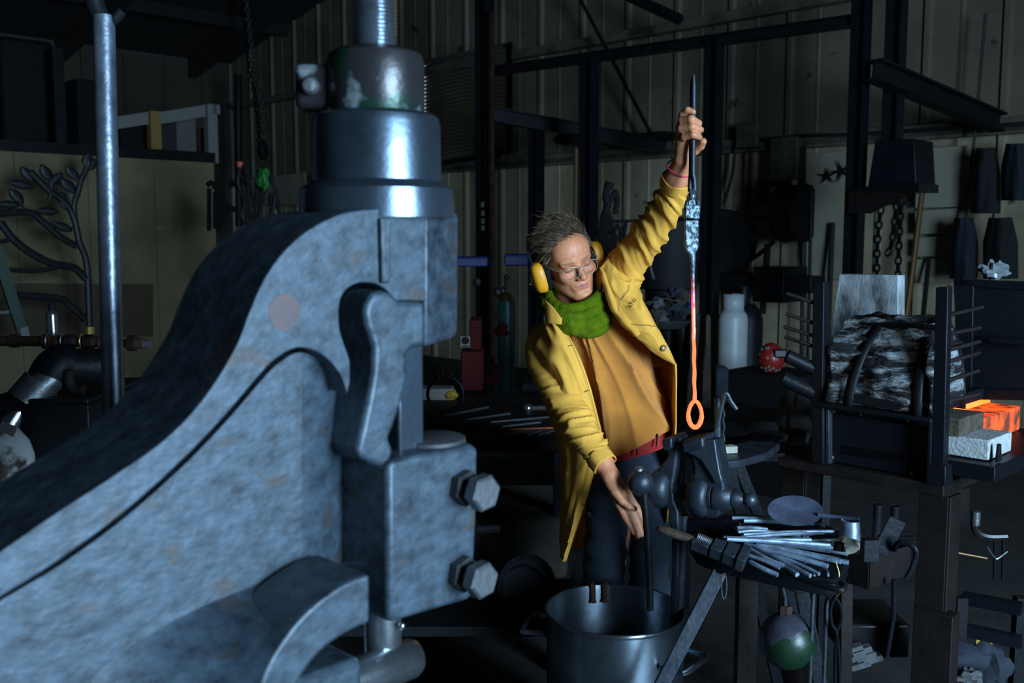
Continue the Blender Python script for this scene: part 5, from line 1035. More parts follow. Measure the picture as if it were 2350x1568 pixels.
def vnoise(p, s, seed=0):
    """cheap smooth value noise in -1..1 for cloth folds"""
    p = np.asarray(p)*s; i = np.floor(p).astype(np.int64); f = p-i; f = f*f*(3-2*f); out = 0
    for dx in (0, 1):
        for dy in (0, 1):
            for dz in (0, 1):
                h = (i[..., 0]+dx)*374761393+(i[..., 1]+dy)*668265263+(i[..., 2]+dz)*2147483647+seed*97
                h = (h ^ (h >> 13))*1274126177; h = ((h ^ (h >> 16)) & 0xffff)/32767.5-1
                out = out+h*np.where(dx, f[..., 0], 1-f[..., 0])*np.where(dy, f[..., 1], 1-f[..., 1])*np.where(dz, f[..., 2], 1-f[..., 2])
    return out

# ================================================================ the smith
mat('jacket', (.72,.365,.058), .85, col2=(.58,.275,.042), vs=7, vlo=.35, vhi=.7, bump=.10, bs=900, spots=((.42,.22,.03), 7, .66), spec=.15)
mat('shirt', (.54,.205,.034), .95, col2=(.45,.165,.028), vs=9, bump=.3, bs=700, sheen=.2, spec=.1)
mat('jeans', (.030,.042,.062), .9, col2=(.018,.025,.037), vs=9, bump=.3, bs=600, spec=.2)
mat('scarf', (.095,.135,.004), .95, col2=(.055,.090,.003), vs=26, bump=.5, bs=260, spec=.05)
mat('hair', (.060,.036,.020), .55, col2=(.20,.135,.085), vs=40, spec=.25)
mat('muff_yellow', (.70,.29,.010), .45, col2=(.58,.23,.010), vs=10, spots=((.12,.06,.02), 40, .70))
mat('red_cloth', (.33,.012,.010), .85, col2=(.25,.01,.008), vs=9, bump=.2, bs=500)
mat('stitch', (.05,.035,.01), .9)
mat('button', (.30,.20,.09), .35, .6)
m = mat('skin', (.5,.3,.2), .5, bump=.12, bs=500, spec=.4, sss=.06)
nt = m.node_tree; at = nt.nodes.new('ShaderNodeAttribute'); at.attribute_name = 'tint'
nz = nt.nodes.new('ShaderNodeTexNoise'); nz.inputs['Scale'].default_value = 90; nz.inputs['Detail'].default_value = 6
mr = nt.nodes.new('ShaderNodeMapRange'); mr.inputs[3].default_value = .62; mr.inputs[4].default_value = 1.3
mx = nt.nodes.new('ShaderNodeMix'); mx.data_type = 'RGBA'; mx.blend_type = 'MULTIPLY'; mx.inputs[0].default_value = 1
nt.links.new(nz.outputs['Fac'], mr.inputs[0]); nt.links.new(at.outputs['Color'], mx.inputs[6]); nt.links.new(mr.outputs[0], mx.inputs[7])
nt.links.new(mx.outputs[2], nt.nodes['Principled BSDF'].inputs['Base Color'])
m = mat('clear_glass', (.9,.9,.9), .02)
nt = m.node_tree; tr = nt.nodes.new('ShaderNodeBsdfTransparent'); gl = nt.nodes.new('ShaderNodeBsdfGlossy'); gl.inputs['Roughness'].default_value = .03
ms = nt.nodes.new('ShaderNodeMixShader'); ms.inputs[0].default_value = .07
nt.links.new(tr.outputs[0], ms.inputs[1]); nt.links.new(gl.outputs[0], ms.inputs[2]); nt.links.new(ms.outputs[0], nt.nodes['Material Output'].inputs[0])

person = thing('person', 'person in open yellow work coat, green scarf and yellow ear defenders, raising tongs overhead', 'person', V(P(1450,1060,2.8).x, 2.82, 0))
# --- head frame: x her left, y towards her back, z crown
yaw, pit, rol = math.radians(21), math.radians(13), math.radians(20)
hf = Vector((math.sin(yaw)*math.cos(pit), -math.cos(yaw)*math.cos(pit), -math.sin(pit)))
hx0 = Vector((math.cos(yaw), math.sin(yaw), 0)); hu0 = hx0.cross(-hf)*-1
hu0 = (-hf).cross(hx0)*-1
hu0 = hx0.cross(-hf)
hx = hx0*math.cos(rol)+hu0*math.sin(rol); hu = hu0*math.cos(rol)-hx0*math.sin(rol); hb = -hf
HS = .875
of_ = (hb*-.1085+hu*-.006)*HS; HC = P(1335, 621, 2.72+of_.y)-of_          # the spectacles sit at this pixel
HR = np.array([list(hx), list(hb), list(hu)], dtype=np.float32).T      # columns = axes
def HW(x, y, z): return HC + (hx*x + hb*y + hu*z)*HS
def head_sdf(pw):
    p = ((pw-A_(HC))@HR)/HS
    q = p.copy(); q[:, 0] = np.abs(q[:, 0])          # symmetric halves
    d = sd_ell(p, (0,.016,.036), (.0745,.094,.087))
    d = smin(d, sd_ell(p, (0,-.026,-.030), (.060,.064,.083)), .03)
    d = smin(d, sd_ell(p, (0,-.050,.045), (.060,.046,.050)), .02)            # forehead
    d = smin(d, sd_cap(q, (.050,.004,-.052), (.016,-.066,-.098), .019, .017), .025)   # jaw line
    d = smin(d, sd_sph(p, (0,-.078,-.098), .016), .02)
    d = smin(d, sd_ell(q, (.040,-.066,-.022), (.022,.020,.018)), .02)        # cheek
    d = smin(d, sd_cap(q, (.012,-.088,.020), (.044,-.076,.019), .0085, .007), .012)   # brow
    d = smax(d, -sd_ell(q, (.032,-.103,.001), (.020,.020,.0115)), .012)       # socket
    d = smin(d, sd_sph(q, (.031,-.0745,.001), .0135), .003)                    # lids over the eyeball
    d = smax(d, -sd_cap(q, (.019,-.0925,-.0055), (.043,-.083,-.0045), .0009), .002)   # lowered lid line
    d = smin(d, sd_cap(p, (0,-.084,.014), (0,-.109,-.026), .0075, .0095), .008)       # nose
    d = smin(d, sd_sph(p, (0,-.1085,-.0295), .0108), .006)
    d = smin(d, sd_ell(q, (.0115,-.0985,-.0335), (.0075,.0105,.0075)), .005)
    d = smax(d, -sd_ell(q, (.0062,-.1035,-.0415), (.0034,.0060,.0040)), .003)       # nostril
    d = smin(d, sd_ell(p, (0,-.078,-.062), (.030,.014,.022)), .014)          # muzzle
    d = smin(d, sd_cap(q, (.0,-.0925,-.0565), (.023,-.0825,-.0610), .0036, .0016), .004)    # upper lip
    d = smin(d, sd_cap(q, (.0,-.0910,-.0665), (.020,-.0825,-.0635), .0046, .0018), .004)    # lower lip
    d = smax(d, -sd_cap(q, (.0,-.0965,-.0612), (.026,-.0840,-.0630), .0010), .002)   # mouth line
    d = smax(d, -sd_cap(q, (.018,-.0965,-.038), (.034,-.0840,-.062), .0020), .006)    # laugh line
    d = smax(d, -sd_ell(p, (0,-.093,-.0785), (.022,.007,.004)), .008)            # hollow over the chin
    for zz in (.045, .058): d = smax(d, -sd_cap(q, (.0,-.0965+.10*(zz-.045),zz), (.034,-.086+.10*(zz-.045),zz+.001), .0006), .002)
    d = smax(d, -sd_cap(q, (.0065,-.0955,.013), (.0075,-.0955,.026), .0010), .003)   # frown
    d = smin(d, sd_ell(q, (.078,.012,-.010), (.010,.020,.030)), .008)        # ears under the muffs
    return d*HS
J = dict(nb=P(1330,735,2.78), ch=P(1372,850,2.80), pv=P(1450,1050,2.83), rs=P(1262,795,2.79), re=P(1306,942,2.63), rw=P(1400,1088,2.505),
         ls=P(1425,655,2.75), le=P(1505,518,2.59), lw=P(1568,372,2.425))
LHd = [  # left hand round the tong rein: fingers as pixel, depth chains
    ([(1568,318,2.415),(1563,287,2.402),(1566,263,2.386),(1578,253,2.372),(1591,257,2.368)], [.012,.0095,.0085,.008,.0068]),
    ([(1568,320,2.415),(1561,291,2.400),(1565,276,2.372),(1586,273,2.352),(1604,283,2.364)], [.012,.0100,.0092,.0090,.0078]),
    ([(1570,325,2.415),(1560,305,2.400),(1563,295,2.370),(1588,291,2.350),(1608,298,2.362)], [.012,.0100,.0094,.0094,.0080]),
    ([(1572,335,2.415),(1565,320,2.400),(1570,314,2.370),(1591,309,2.352),(1605,315,2.364)], [.012,.0095,.0086,.0086,.0072]),
    ([(1577,352,2.425),(1595,344,2.412),(1608,335,2.395),(1613,325,2.382)], [.014,.012,.0098,.0092])]
RHd = [
    ([(1413,1120,2.50),(1440,1136,2.50),(1460,1164,2.505),(1472,1190,2.50),(1480,1212,2.49)], [.014,.0118,.0098,.0088,.0075]),
    ([(1415,1126,2.505),(1434,1148,2.502),(1452,1180,2.502),(1464,1206,2.495),(1472,1227,2.487)], [.014,.0118,.0100,.0090,.0075]),
    ([(1413,1130,2.505),(1428,1154,2.500),(1443,1186,2.496),(1455,1212,2.49),(1463,1231,2.483)], [.014,.0112,.0096,.0086,.0072]),
    ([(1411,1134,2.50),(1421,1158,2.495),(1434,1186,2.488),(1446,1207,2.483),(1455,1223,2.478)], [.013,.0106,.0088,.0078,.0066]),
    ([(1404,1108,2.495),(1413,1128,2.485),(1427,1150,2.475),(1443,1162,2.47),(1456,1168,2.468)], [.015,.0130,.0098,.0088,.0072])]
def hand(p, fingers, extra):
    d = None
    for pts, rs in fingers:
        e = chain(p, [P(*q) for q in pts], rs, .003); d = e if d is None else smin(d, e, .0035)
    for a, b, ra, rb in extra: d = smin(d, sd_cap(p, P(*a), P(*b), ra, rb), .008)
    return d
def body_sdf(p):
    d = chain(p, [J['pv'], P(1408,870,2.82), J['nb']], [.080,.085,.05], .05)
    d = smin(d, sd_cap(p, P(1275,800,2.80), P(1408,690,2.80), .035, .035), .03)
    d = smin(d, chain(p, [P(1270,815,2.78), P(1275,880,2.70), J['re'], P(1352,1015,2.56), P(1378,1052,2.53), J['rw']], [.030,.032,.030,.029,.027,.0225], .015), .02)
    d = smin(d, chain(p, [P(1415,660,2.76), P(1442,602,2.71), P(1480,551,2.64), P(1515,500,2.57), P(1540,452,2.51), P(1554,408,2.46), J['lw']], [.03,.032,.032,.031,.030,.028,.0235], .015), .02)
    d = smin(d, sd_cap(p, J['nb'], HW(0,.022,-.05), .052, .050), .03)
    for (hx_, hy_, Y0, kx, ax_) in ((1408,1110,2.80,1388,1380), (1492,1110,2.84,1492,1500)):
        kn = P(kx,1400,2.77); d = smin(d, chain(p, [P(hx_,hy_,Y0), kn, Vector((P(ax_,1400,2.77).x, 2.86, .08))], [.055,.045,.035], .03), .04)
    hd = near(p, HC, .17, head_sdf); d = np.where(hd < .03, smin(d, hd, .012), d)
    lh = near(p, P(1582,305,2.39), .11, lambda q: hand(q, LHd, [((1570,365,2.425),(1567,318,2.41),.022,.019), ((1574,350,2.425),(1578,322,2.41),.018,.014), ((1563,318,2.40),(1565,296,2.392),.014,.011)]))
    d = np.where(lh < .03, smin(d, lh, .010), d)
    rh = near(p, P(1440,1155,2.49), .12, lambda q: hand(q, RHd, [((1402,1095,2.502),(1422,1128,2.503),.022,.021), ((1422,1128,2.503),(1436,1150,2.505),.019,.016), ((1405,1110,2.497),(1418,1140,2.49),.016,.012)]))
    d = np.where(rh < .03, smin(d, rh, .010), d)
    return d
cv, qd = surfnet(body_sdf, (-.05, 2.25, .02), (.72, 3.02, 1.95), .0023)
loc = ((cv-np.array(HC))@HR.astype(float))/HS
base = np.tile(np.array([[.57,.215,.105]]), (len(cv), 1))
def blend(c, wgt): 
    global base
    wgt = np.clip(wgt, 0, 1)[:, None]; base = base*(1-wgt)+np.array(c)*wgt
ax_ = np.abs(loc[:, 0]); ish = ln(loc) < .16
g = lambda c, r: np.exp(-(((np.stack([ax_, loc[:,1], loc[:,2]], 1)-np.array(c))/np.array(r))**2).sum(1))
blend((.60,.17,.09), g((.038,-.075,-.025),(.022,.03,.018))*.6); blend((.56,.14,.075), g((0,-.108,-.030),(.014,.015,.012))*.75)
blend((.42,.12,.10), g((0,-.092,-.0615),(.023,.014,.0060))*1.4); blend((.36,.14,.075), g((.031,-.088,.0035),(.016,.012,.008))*.55)
blend((.16,.08,.04), np.exp(-((loc[:,2]-.0215-.06*(ax_-.03)**2*8)/.0032)**2)*((ax_ > .012) & (ax_ < .050) & (loc[:,1] < -.06))*.75)      # eyebrows
blend((.10,.05,.03), np.exp(-((loc[:,2]+.0052)/.0019)**2)*((ax_ > .018) & (ax_ < .044) & (loc[:,1] < -.07))*1.0*ish)                    # lashes
for hp, r in ((P(1585,295,2.38), .06), (P(1445,1160,2.49), .07)):
    dd = ln(cv-np.array(hp)); n_ = vnoise(cv, 60)*.5+vnoise(cv, 25, 3)*.5
    blend((.26,.105,.055), np.exp(-(dd/r)**4)*(.55+.6*n_)); 
np_build('body', cv, qd, 'skin', person, base)

# --- hair: a scalp cap and swept strands
def hair_cap(pw):
    p = ((pw-A_(HC))@HR)/HS
    d = sd_ell(p, (0,.022,.042), (.082,.100,.090))
    hl = .058+.35*np.abs(p[:, 0])*0
    cut = (p[:, 1]+.052) - (p[:, 2]-.062)*-.55            # front hair line leaning forward to the crown
    d = smax(d, -(p[:, 1]+.068+.75*(p[:, 2]-.070)), .006)
    d = smax(d, -(p[:, 2]+.045+np.clip(.02-p[:, 1], -1, .03)*-1.2), .006)
    return d*HS
cv, qd = surfnet(hair_cap, np.array(HC)-.14, np.array(HC)+.14, .003)
hair = np_build('hair', cv, qd, 'hair', person)
rs_ = random.Random(3); hs = MB()
for i in range(3800):
    th = rs_.uniform(-math.pi, math.pi); ph = rs_.uniform(.02, 1.75)
    x = math.sin(ph)*math.sin(th); y = -math.sin(ph)*math.cos(th); z = math.cos(ph)
    p0 = Vector((x*.082, .022+y*.100, .042+z*.090))
    if p0.y < -.068-.75*(p0.z-.070)+.005 or p0.z < -.040: continue
    fr_ = p0.y < .02 and p0.z > .06
    sw = Vector((-1.0+.35*rs_.uniform(-1,1), .55+.45*rs_.uniform(-1,1), .1)) if fr_ else Vector((.45*x+.3*rs_.uniform(-1,1), .55, -.65)) if p0.z < .07 else Vector((-.4+.5*rs_.uniform(-1,1), .7, .1))
    nrm = Vector((x, y, z)); sw = (sw-nrm*sw.dot(nrm)).normalized()
    up_ = rs_.random() < .02 and p0.z > .09
    L_ = rs_.uniform(.030, .060); lift = rs_.uniform(.5, 1.0) if up_ else rs_.uniform(.02, .10)
    pts = []; cu = Vector((rs_.uniform(-1,1), rs_.uniform(-1,1), 0))*.006
    for k in range(6):
        t = k/5; q = p0+sw*(L_*t)+nrm*(L_*lift*t*(1-.35*t))+cu*t*t
        c = Vector((q.x/.082, (q.y-.022)/.100, (q.z-.042)/.090)); s_ = c.length; mn = 1.01+.05*t*rs_.random()
        if s_ < mn: q = Vector((q.x/s_*mn, .022+(q.y-.022)/s_*mn, .042+(q.z-.042)/s_*mn))
        pts.append(HW(*q))
    hs.tube(pts, [.0008,.0009,.0008,.0007,.0005,.0002], 3)
hs.build('strands', 'hair', hair, smooth=60)['kind'] = 'stuff'

# --- spectacles
gl = thing('spectacles', None, None, HW(0,-.1,0)); gl.parent = person; gl.location = HW(0,-.1,0)-person.location
def rim(sx):
    out = []
    for k in range(28):
        t = 2*math.pi*k/28; x = .0245*math.copysign(abs(math.cos(t))**.75, math.cos(t)); z = .0195*math.copysign(abs(math.sin(t))**.75, math.sin(t))
        X = sx*.0325+x; out.append(HW(X, -.1085+.9*X*X*3.2, z-.006))
    return out
mat('clear_frame', (.26,.21,.15), .25, spec=.5)
for sx in (-1, 1):
    r_ = rim(sx); o = MB().tube(r_, .0010, 6, closed=True).build('rim', 'clear_frame', gl)
    lb = MB(); lb.add(r_, [tuple(range(len(r_)))]); lb.build('lens', 'clear_glass', gl, smooth=0)
    MB().tube([HW(sx*.056,-.099,.006), HW(sx*.066,-.085,.008), HW(sx*.074,-.04,.010), HW(sx*.078,.01,.008)], .002, 6, flat=1).build('temple', 'clear_frame', gl)
MB().tube([HW(-.009,-.1082,-.002), HW(-.004,-.1125,.003), HW(.004,-.1125,.003), HW(.009,-.1082,-.002)], .0013, 6).build('bridge', 'clear_frame', gl)

# --- ear defenders
em = thing('ear_defenders', None, None, HC); em.parent = person; em.location = HC-person.location
for sx in (-1, 1):
    c = Vector((sx*.082, .008, -.026)); up = Vector((0, .06, 1)).normalized(); fw = Vector((0, -1, .06)).normalized()
    def ringl(t, rx, rz, n=28): return [HW(*(c+Vector((sx, 0, 0))*t+fw*(rx*math.copysign(abs(math.cos(2*math.pi*k/n))**.8, math.cos(2*math.pi*k/n)))+up*(rz*math.copysign(abs(math.sin(2*math.pi*k/n))**.8, math.sin(2*math.pi*k/n))))) for k in range(n)]
    m = MB(); m.grid([ringl(-.012,.030,.044), ringl(-.010,.034,.048), ringl(.004,.034,.048), ringl(.006,.031,.045)], True); m.build('cushion', 'black', em, smooth=60)
    m = MB(); rr = [ringl(.006,.0335,.0475), ringl(.008,.035,.050), ringl(.018,.035,.050), ringl(.030,.032,.047), ringl(.038,.025,.040), ringl(.042,.012,.022)]
    m.grid(rr, True); k0 = len(m.v); m.v.append(HW(*(c+Vector((sx*.043, 0, 0))))); n_ = 28
    m.f += [(5*28+k, 5*28+(k+1) % 28, k0) for k in range(28)]; m.build('cup', 'muff_yellow', em, smooth=70)
    a = c+Vector((sx*.036, 0, -.012)); b = c+Vector((sx*.030, .0, .040))
    m = MB(); m.tube([HW(*(a+Vector((sx*.006, 0, -.006)))), HW(*(a+Vector((sx*.009, 0, .012)))), HW(*(b+Vector((sx*.006, 0, 0)))), HW(*(b+Vector((sx*-.004,0,.018))))], [.0045,.0065,.005,.003], 8); m.build('yoke', 'black', em)
    MB().sphere(HW(*(a+Vector((sx*.0155,0,.002)))), .003, 8).build('pivot', 'brass', em)
for dy in (-.012, .014):
    pts = []
    for k in range(25):
        t = math.pi*k/24; pts.append(HW(-.105*math.cos(t)*(1 if 0 < k < 24 else .98), (.03+dy*math.sin(t)+.075*math.sin(t)), -.004+.118*math.sin(t)**.7))
    pts = [q for k, q in enumerate(pts)]
    MB().tube(pts, .0018, 6).build('headband_wire', 'steel_bright', em)

# --- green snood: loose folded loops round the neck
def loop(cx, cy, hw, dep, drop, tilt, r):
    c = P(cx, cy, 2.735); w_ = mm(hw, 2.735); out = []
    for k in range(25):
        t = 2*math.pi*k/24
        out.append(c+Vector((w_*math.cos(t), -dep*math.sin(t), tilt*math.cos(t)-drop*max(0, math.sin(t))**1.2+drop*.25*max(0,-math.sin(t)))))
    return out, r
LP = [loop(1325,658,66,.080,.052,.022,.014), loop(1322,676,71,.088,.055,.016,.016), loop(1324,694,71,.094,.052,.002,.018), loop(1332,712,66,.096,.044,.010,.018), loop(1342,728,52,.090,.034,-.004,.016)]
def scarf_sdf(p):
    d = None
    for pts, r in LP:
        e = chain(p, pts, [r]*25, .002); d = e if d is None else smin(d, e, .0035)
    return d + .0030*np.abs(vnoise(p*A_((1,1,2.2)), 16))-.001
bb = np.array([list(q) for pts, r in LP for q in pts])
cv, qd = surfnet(scarf_sdf, bb.min(0)-.03, bb.max(0)+.03, .0027)
sf = np_build('scarf', cv, qd, 'scarf', person)
tg = P(1388,664,2.652); MB().box(tg, (.012,.003,.018), (Vector((1,0,-.2)).normalized(), Vector((0,1,0)), Vector((.2,0,1)).normalized())).build('scarf_tag', 'steel_dark', sf, bevel=.001)

# --- cloth panels from control nets
def cr1(c, t):
    n = len(c); x = min(max(t, 0), 1)*(n-1); i = min(int(x), n-2); f = x-i
    p1, p2 = c[i], c[i+1]; p0 = c[i-1] if i else 2*p1-p2; p3 = c[i+2] if i < n-2 else 2*p2-p1
    return .5*((2*p1)+(p2-p0)*f+(2*p0-5*p1+4*p2-p3)*f*f+(3*p1-p0-3*p2+p3)*f**3)
class Net:
    def __init__(s, rows, px=True): s.r = [[P(*q) if px else Vector(q) for q in r] for r in rows]
    def at(s, u, v): return cr1([cr1(r, u) for r in s.r], v)
    def nrm(s, u, v):
        e = .01; a = s.at(min(1, u+e), v)-s.at(max(0, u-e), v); b = s.at(u, min(1, v+e))-s.at(u, max(0, v-e)); n = a.cross(b)
        n.normalize(); return n if n.y < 0 else -n
    def mesh(s, nu, nv, disp=None):
        rows = []
        for j in range(nv+1):
            v = j/nv; cs = [cr1([r[k] for r in s.r], v) for k in range(len(s.r[0]))]
            rows.append([cr1(cs, i/nu) for i in range(nu+1)])
        if disp:
            out = []
            for j in range(nv+1):
                ro = []
                for i in range(nu+1):
                    a = rows[j][min(i+1, nu)]-rows[j][max(i-1, 0)]; b = rows[min(j+1, nv)][i]-rows[max(j-1, 0)][i]; n = a.cross(b)
                    n = n.normalized() if n.length > 1e-12 else Vector((0,-1,0))
                    if n.y > 0: n = -n
                    ro.append(rows[j][i]+n*disp(i/nu, j/nv, rows[j][i]))
                out.append(ro)
            rows = out
        return MB().grid(rows)
def fold(x): return (1-abs(math.sin(x)))**1.6            # crisp ridge, soft valley
def sleeve(path, nL=170, nC=72, wr=None, flare=None):
    pts = [P(a, b, c) for a, b, c, r in path]; rad = [mm(r, c) for a, b, c, r in path]
    rows = []; x = None
    for j in range(nL+1):
        v = j/nL; c = cr1(pts, v); t = (cr1(pts, min(1, v+.01))-cr1(pts, max(0, v-.01))).normalized()
        r = cr1([Vector((q,0,0)) for q in rad], v).x
        x = (Vector((1,0,0)) if x is None else x); x = (x-t*x.dot(t)).normalized(); y = t.cross(x)
        row = []
        for k in range(nC):
            th = 2*math.pi*k/nC; d = x*math.cos(th)+y*math.sin(th); q = c+d*r
            row.append(q+d*(wr(v, th, q) if wr else 0))
        rows.append(row)
    return rows
coat = thing('coat', None, None, J['ch']); coat.parent = person; coat.location = J['ch']-person.location
coat['label'] = 'yellow canvas work coat worn open'
def crease(s_, th, f, tw, k, ph=0, ar=.55):               # ridged folds running slantwise round a sleeve
    a = n3((s_*f+tw*math.cos(th+ph)+3, ar*math.cos(th), ar*math.sin(th)), 1, k); b = n3((s_*f*1.7+tw*1.5*math.cos(th+ph+.5)+7, ar*1.3*math.cos(th), ar*1.3*math.sin(th)), 1, k+3)
    return .8*(1-min(1, abs(a)*1.9))**1.4+.3*(1-min(1, abs(b)*1.9))**1.5
def wr_r(v, th, q):                                    # bunched forearm of the lowered sleeve
    e = max(0, min(1, (v-.40)/.15))*max(0, min(1, (.95-v)/.05))
    return (.4+.6*e)*(.0100*crease(v, th, 26, 1.4, 1, 2.0)-.003) + .004*n3(q, 9, 2)
RS = [(1262,758,2.81,30),(1252,788,2.79,44),(1260,838,2.75,47),(1281,890,2.69,44),(1309,942,2.63,38),(1338,993,2.58,36),(1366,1036,2.54,31),(1389,1066,2.515,27.5)]
MB().grid(sleeve(RS, wr=wr_r), True).build('sleeve', 'jacket', coat, smooth=80, solid=.003)
def wr_l(v, th, q):
    e = max(0, min(1, (v-.15)/.12))*max(0, min(1, (.92-v)/.05))
    return (.35+.65*e)*(.0115*crease(v, th, 19, 1.9, 7, -.6)-.004) + .003*n3(q, 9, 6)
LS = [(1398,690,2.77,40),(1418,648,2.75,52),(1442,602,2.71,46),(1480,551,2.64,39),(1515,500,2.57,37),(1540,452,2.51,33),(1553,410,2.465,29.5)]
MB().grid(sleeve(LS, wr=wr_l), True).build('sleeve', 'jacket', coat, smooth=80, solid=.003)
for path, r_ in (((1370,1042,2.536),(1390,1068,2.514)), 29.5), (((1547,430,2.488),(1554,408,2.462)), 31.5):       # turned cuffs
    a, b = P(*path[0]), P(*path[1]); t = (b-a).normalized(); x, y, z = frame_of(t); rows = []
    for v in (0, .15, .5, .9, 1):
        c = a+(b-a)*v; r = mm(r_, 2.5)*(1.0+.05*math.sin(v*3)) ; rows.append([c+(x*math.cos(2*math.pi*k/40)+y*math.sin(2*math.pi*k/40))*(r+.0012*math.sin(5*2*math.pi*k/40)) for k in range(40)])
    MB().grid(rows, True).build('cuff', 'jacket', coat, smooth=80, solid=.003)
RP = Net([[(1288,738,2.660),(1270,735,2.672),(1250,742,2.715),(1238,755,2.79),(1262,745,2.88),(1330,728,2.90)],
          [(1305,770,2.650),(1280,768,2.645),(1252,775,2.68),(1228,792,2.77),(1250,780,2.90),(1340,760,2.93)],
          [(1330,820,2.640),(1298,822,2.625),(1265,830,2.655),(1236,842,2.76),(1258,830,2.92),(1350,820,2.95)],
          [(1352,880,2.640),(1318,884,2.615),(1282,890,2.645),(1252,900,2.75),(1270,890,2.93),(1370,880,2.96)],
          [(1369,945,2.645),(1336,950,2.618),(1300,955,2.64),(1272,962,2.74),(1285,955,2.94),(1390,940,2.97)],
          [(1381,1005,2.655),(1350,1012,2.632),(1316,1018,2.655),(1290,1022,2.75),(1300,1015,2.95),(1400,1000,2.98)],
          [(1368,1068,2.665),(1344,1074,2.650),(1316,1078,2.675),(1294,1082,2.76),(1305,1075,2.96),(1400,1065,2.99)],
          [(1347,1138,2.680),(1331,1142,2.672),(1310,1146,2.69),(1292,1150,2.77),(1302,1140,2.96),(1395,1130,2.99)],
          [(1322,1215,2.700),(1312,1219,2.695),(1301,1223,2.71),(1290,1228,2.78),(1298,1215,2.96),(1390,1200,2.99)],
          [(1299,1290,2.722),(1296,1289,2.722),(1292,1286,2.735),(1287,1278,2.78),(1294,1266,2.95),(1385,1250,2.98)]])
def d_rp(u, v, q):
    a = n3((u*7+v*2, v*3.2, 1.7), 1, 8); b = n3((u*5-v*7, v*8, .4), 1, 4)
    return (.010*(1-min(1, abs(a)*2.3))**1.2-.004)*min(1, u*6)+.005*(1-min(1, abs(b)*2.2))*min(1, u*4)+.0015*n3(q, 40, 9)
RP.mesh(64, 110, d_rp).build('front_panel', 'jacket', coat, smooth=80, solid=.004)
LPn = Net([[(1379,612,2.690),(1400,590,2.70),(1428,588,2.72),(1450,620,2.735),(1440,640,2.86),(1360,640,2.90)],
           [(1388,655,2.665),(1408,645,2.655),(1432,640,2.66),(1453,648,2.70),(1455,665,2.86),(1390,690,2.93)],
           [(1402,705,2.645),(1422,698,2.630),(1446,686,2.630),(1464,677,2.67),(1465,700,2.86),(1400,740,2.95)],
           [(1432,745,2.628),(1450,732,2.612),(1470,720,2.612),(1486,711,2.65),(1482,735,2.85),(1420,790,2.96)],
           [(1462,775,2.620),(1477,765,2.605),(1494,756,2.605),(1508,752,2.645),(1502,775,2.84),(1440,830,2.96)],
           [(1500,808,2.618),(1510,801,2.605),(1522,795,2.607),(1531,796,2.645),(1522,820,2.84),(1455,870,2.96)],
           [(1546,836,2.625),(1547,835,2.622),(1548,834,2.625),(1549,836,2.665),(1540,865,2.83),(1470,920,2.96)]])
def d_lp(u, v, q): return (.010*(1-min(1, abs(n3((u*4+v*3, v*8-u*3, 2.2), 1, 3))*2.2))**1.3)*(1-v)**1.2*min(1, v*6) + .003*n3(q, 16, 5)
LPn.mesh(56, 80, d_lp).build('front_panel', 'jacket', coat, smooth=80, solid=.004)
LN = Net([[(1549,834,2.650),(1545,838,2.74),(1520,840,2.82),(1460,850,2.93)],
          [(1549,870,2.655),(1546,875,2.74),(1522,880,2.83),(1460,890,2.95)],
          [(1548,930,2.665),(1545,935,2.75),(1524,940,2.84),(1460,950,2.96)],
          [(1547,992,2.675),(1544,995,2.76),(1524,1005,2.85),(1460,1010,2.97)],
          [(1540,1080,2.69),(1540,1085,2.78),(1520,1090,2.87),(1450,1095,2.98)],
          [(1530,1200,2.75),(1532,1205,2.82),(1512,1210,2.89),(1440,1210,2.98)]])
LN.mesh(24, 40, lambda u, v, q: .004*math.sin(u*11+v*3)).build('side_panel', 'jacket', coat, smooth=80, solid=.004)
BK = Net([[(1330,700,2.90),(1365,680,2.90),(1400,665,2.89)], [(1335,760,2.95),(1380,750,2.96),(1430,740,2.94)], [(1370,880,2.97),(1420,880,2.99),(1470,860,2.97)],
          [(1395,1000,2.985),(1430,1010,3.0),(1470,1010,2.98)], [(1385,1210,2.99),(1420,1215,3.0),(1460,1215,2.985)]])
BK.mesh(10, 30).build('back_panel', 'jacket', coat, smooth=80, solid=.004)
# collar wings and lapel
CL = Net([[(1252,690,2.655),(1264,700,2.635),(1276,714,2.62),(1290,732,2.612)], [(1252,716,2.650),(1264,722,2.628),(1276,731,2.615),(1289,739,2.61)], [(1252,743,2.645),(1264,743,2.622),(1276,744,2.61),(1288,745,2.607)]])
CL.mesh(14, 12, lambda u, v, q: .001*math.sin(u*8)).build('collar', 'jacket', coat, smooth=80, solid=.0035)
CR = Net([[(1376,612,2.680),(1384,620,2.672),(1392,634,2.676)], [(1385,655,2.655),(1396,664,2.640),(1406,668,2.650)], [(1399,705,2.636),(1412,712,2.622),(1424,708,2.628)], [(1424,742,2.622),(1438,744,2.606),(1448,736,2.610)], [(1455,772,2.613),(1462,772,2.600),(1470,766,2.603)]])
CR.mesh(12, 40, lambda u, v, q: .003*math.sin(v*22+u*4)*n3(q, 18)).build('lapel', 'jacket', coat, smooth=80, solid=.0035)
def on(net, u, v, d=.004): return net.at(u, v)+net.nrm(u, v)*d
def seam(net, uv, r=.0006, k=8, m_='stitch', name='seam', par=coat, d=.0075):
    q = crv([(a, b, 0) for a, b in uv], k); MB().tube([on(net, p.x, p.y, d) for p in q], r, 5).build(name, m_, par)
seam(LPn, [(.10,.42),(.22,.33),(.40,.27),(.46,.20)]); seam(LPn, [(.12,.52),(.3,.60),(.50,.66),(.58,.60)]); seam(LPn, [(.06,.45),(.06,.65),(.06,.85)], .0005)
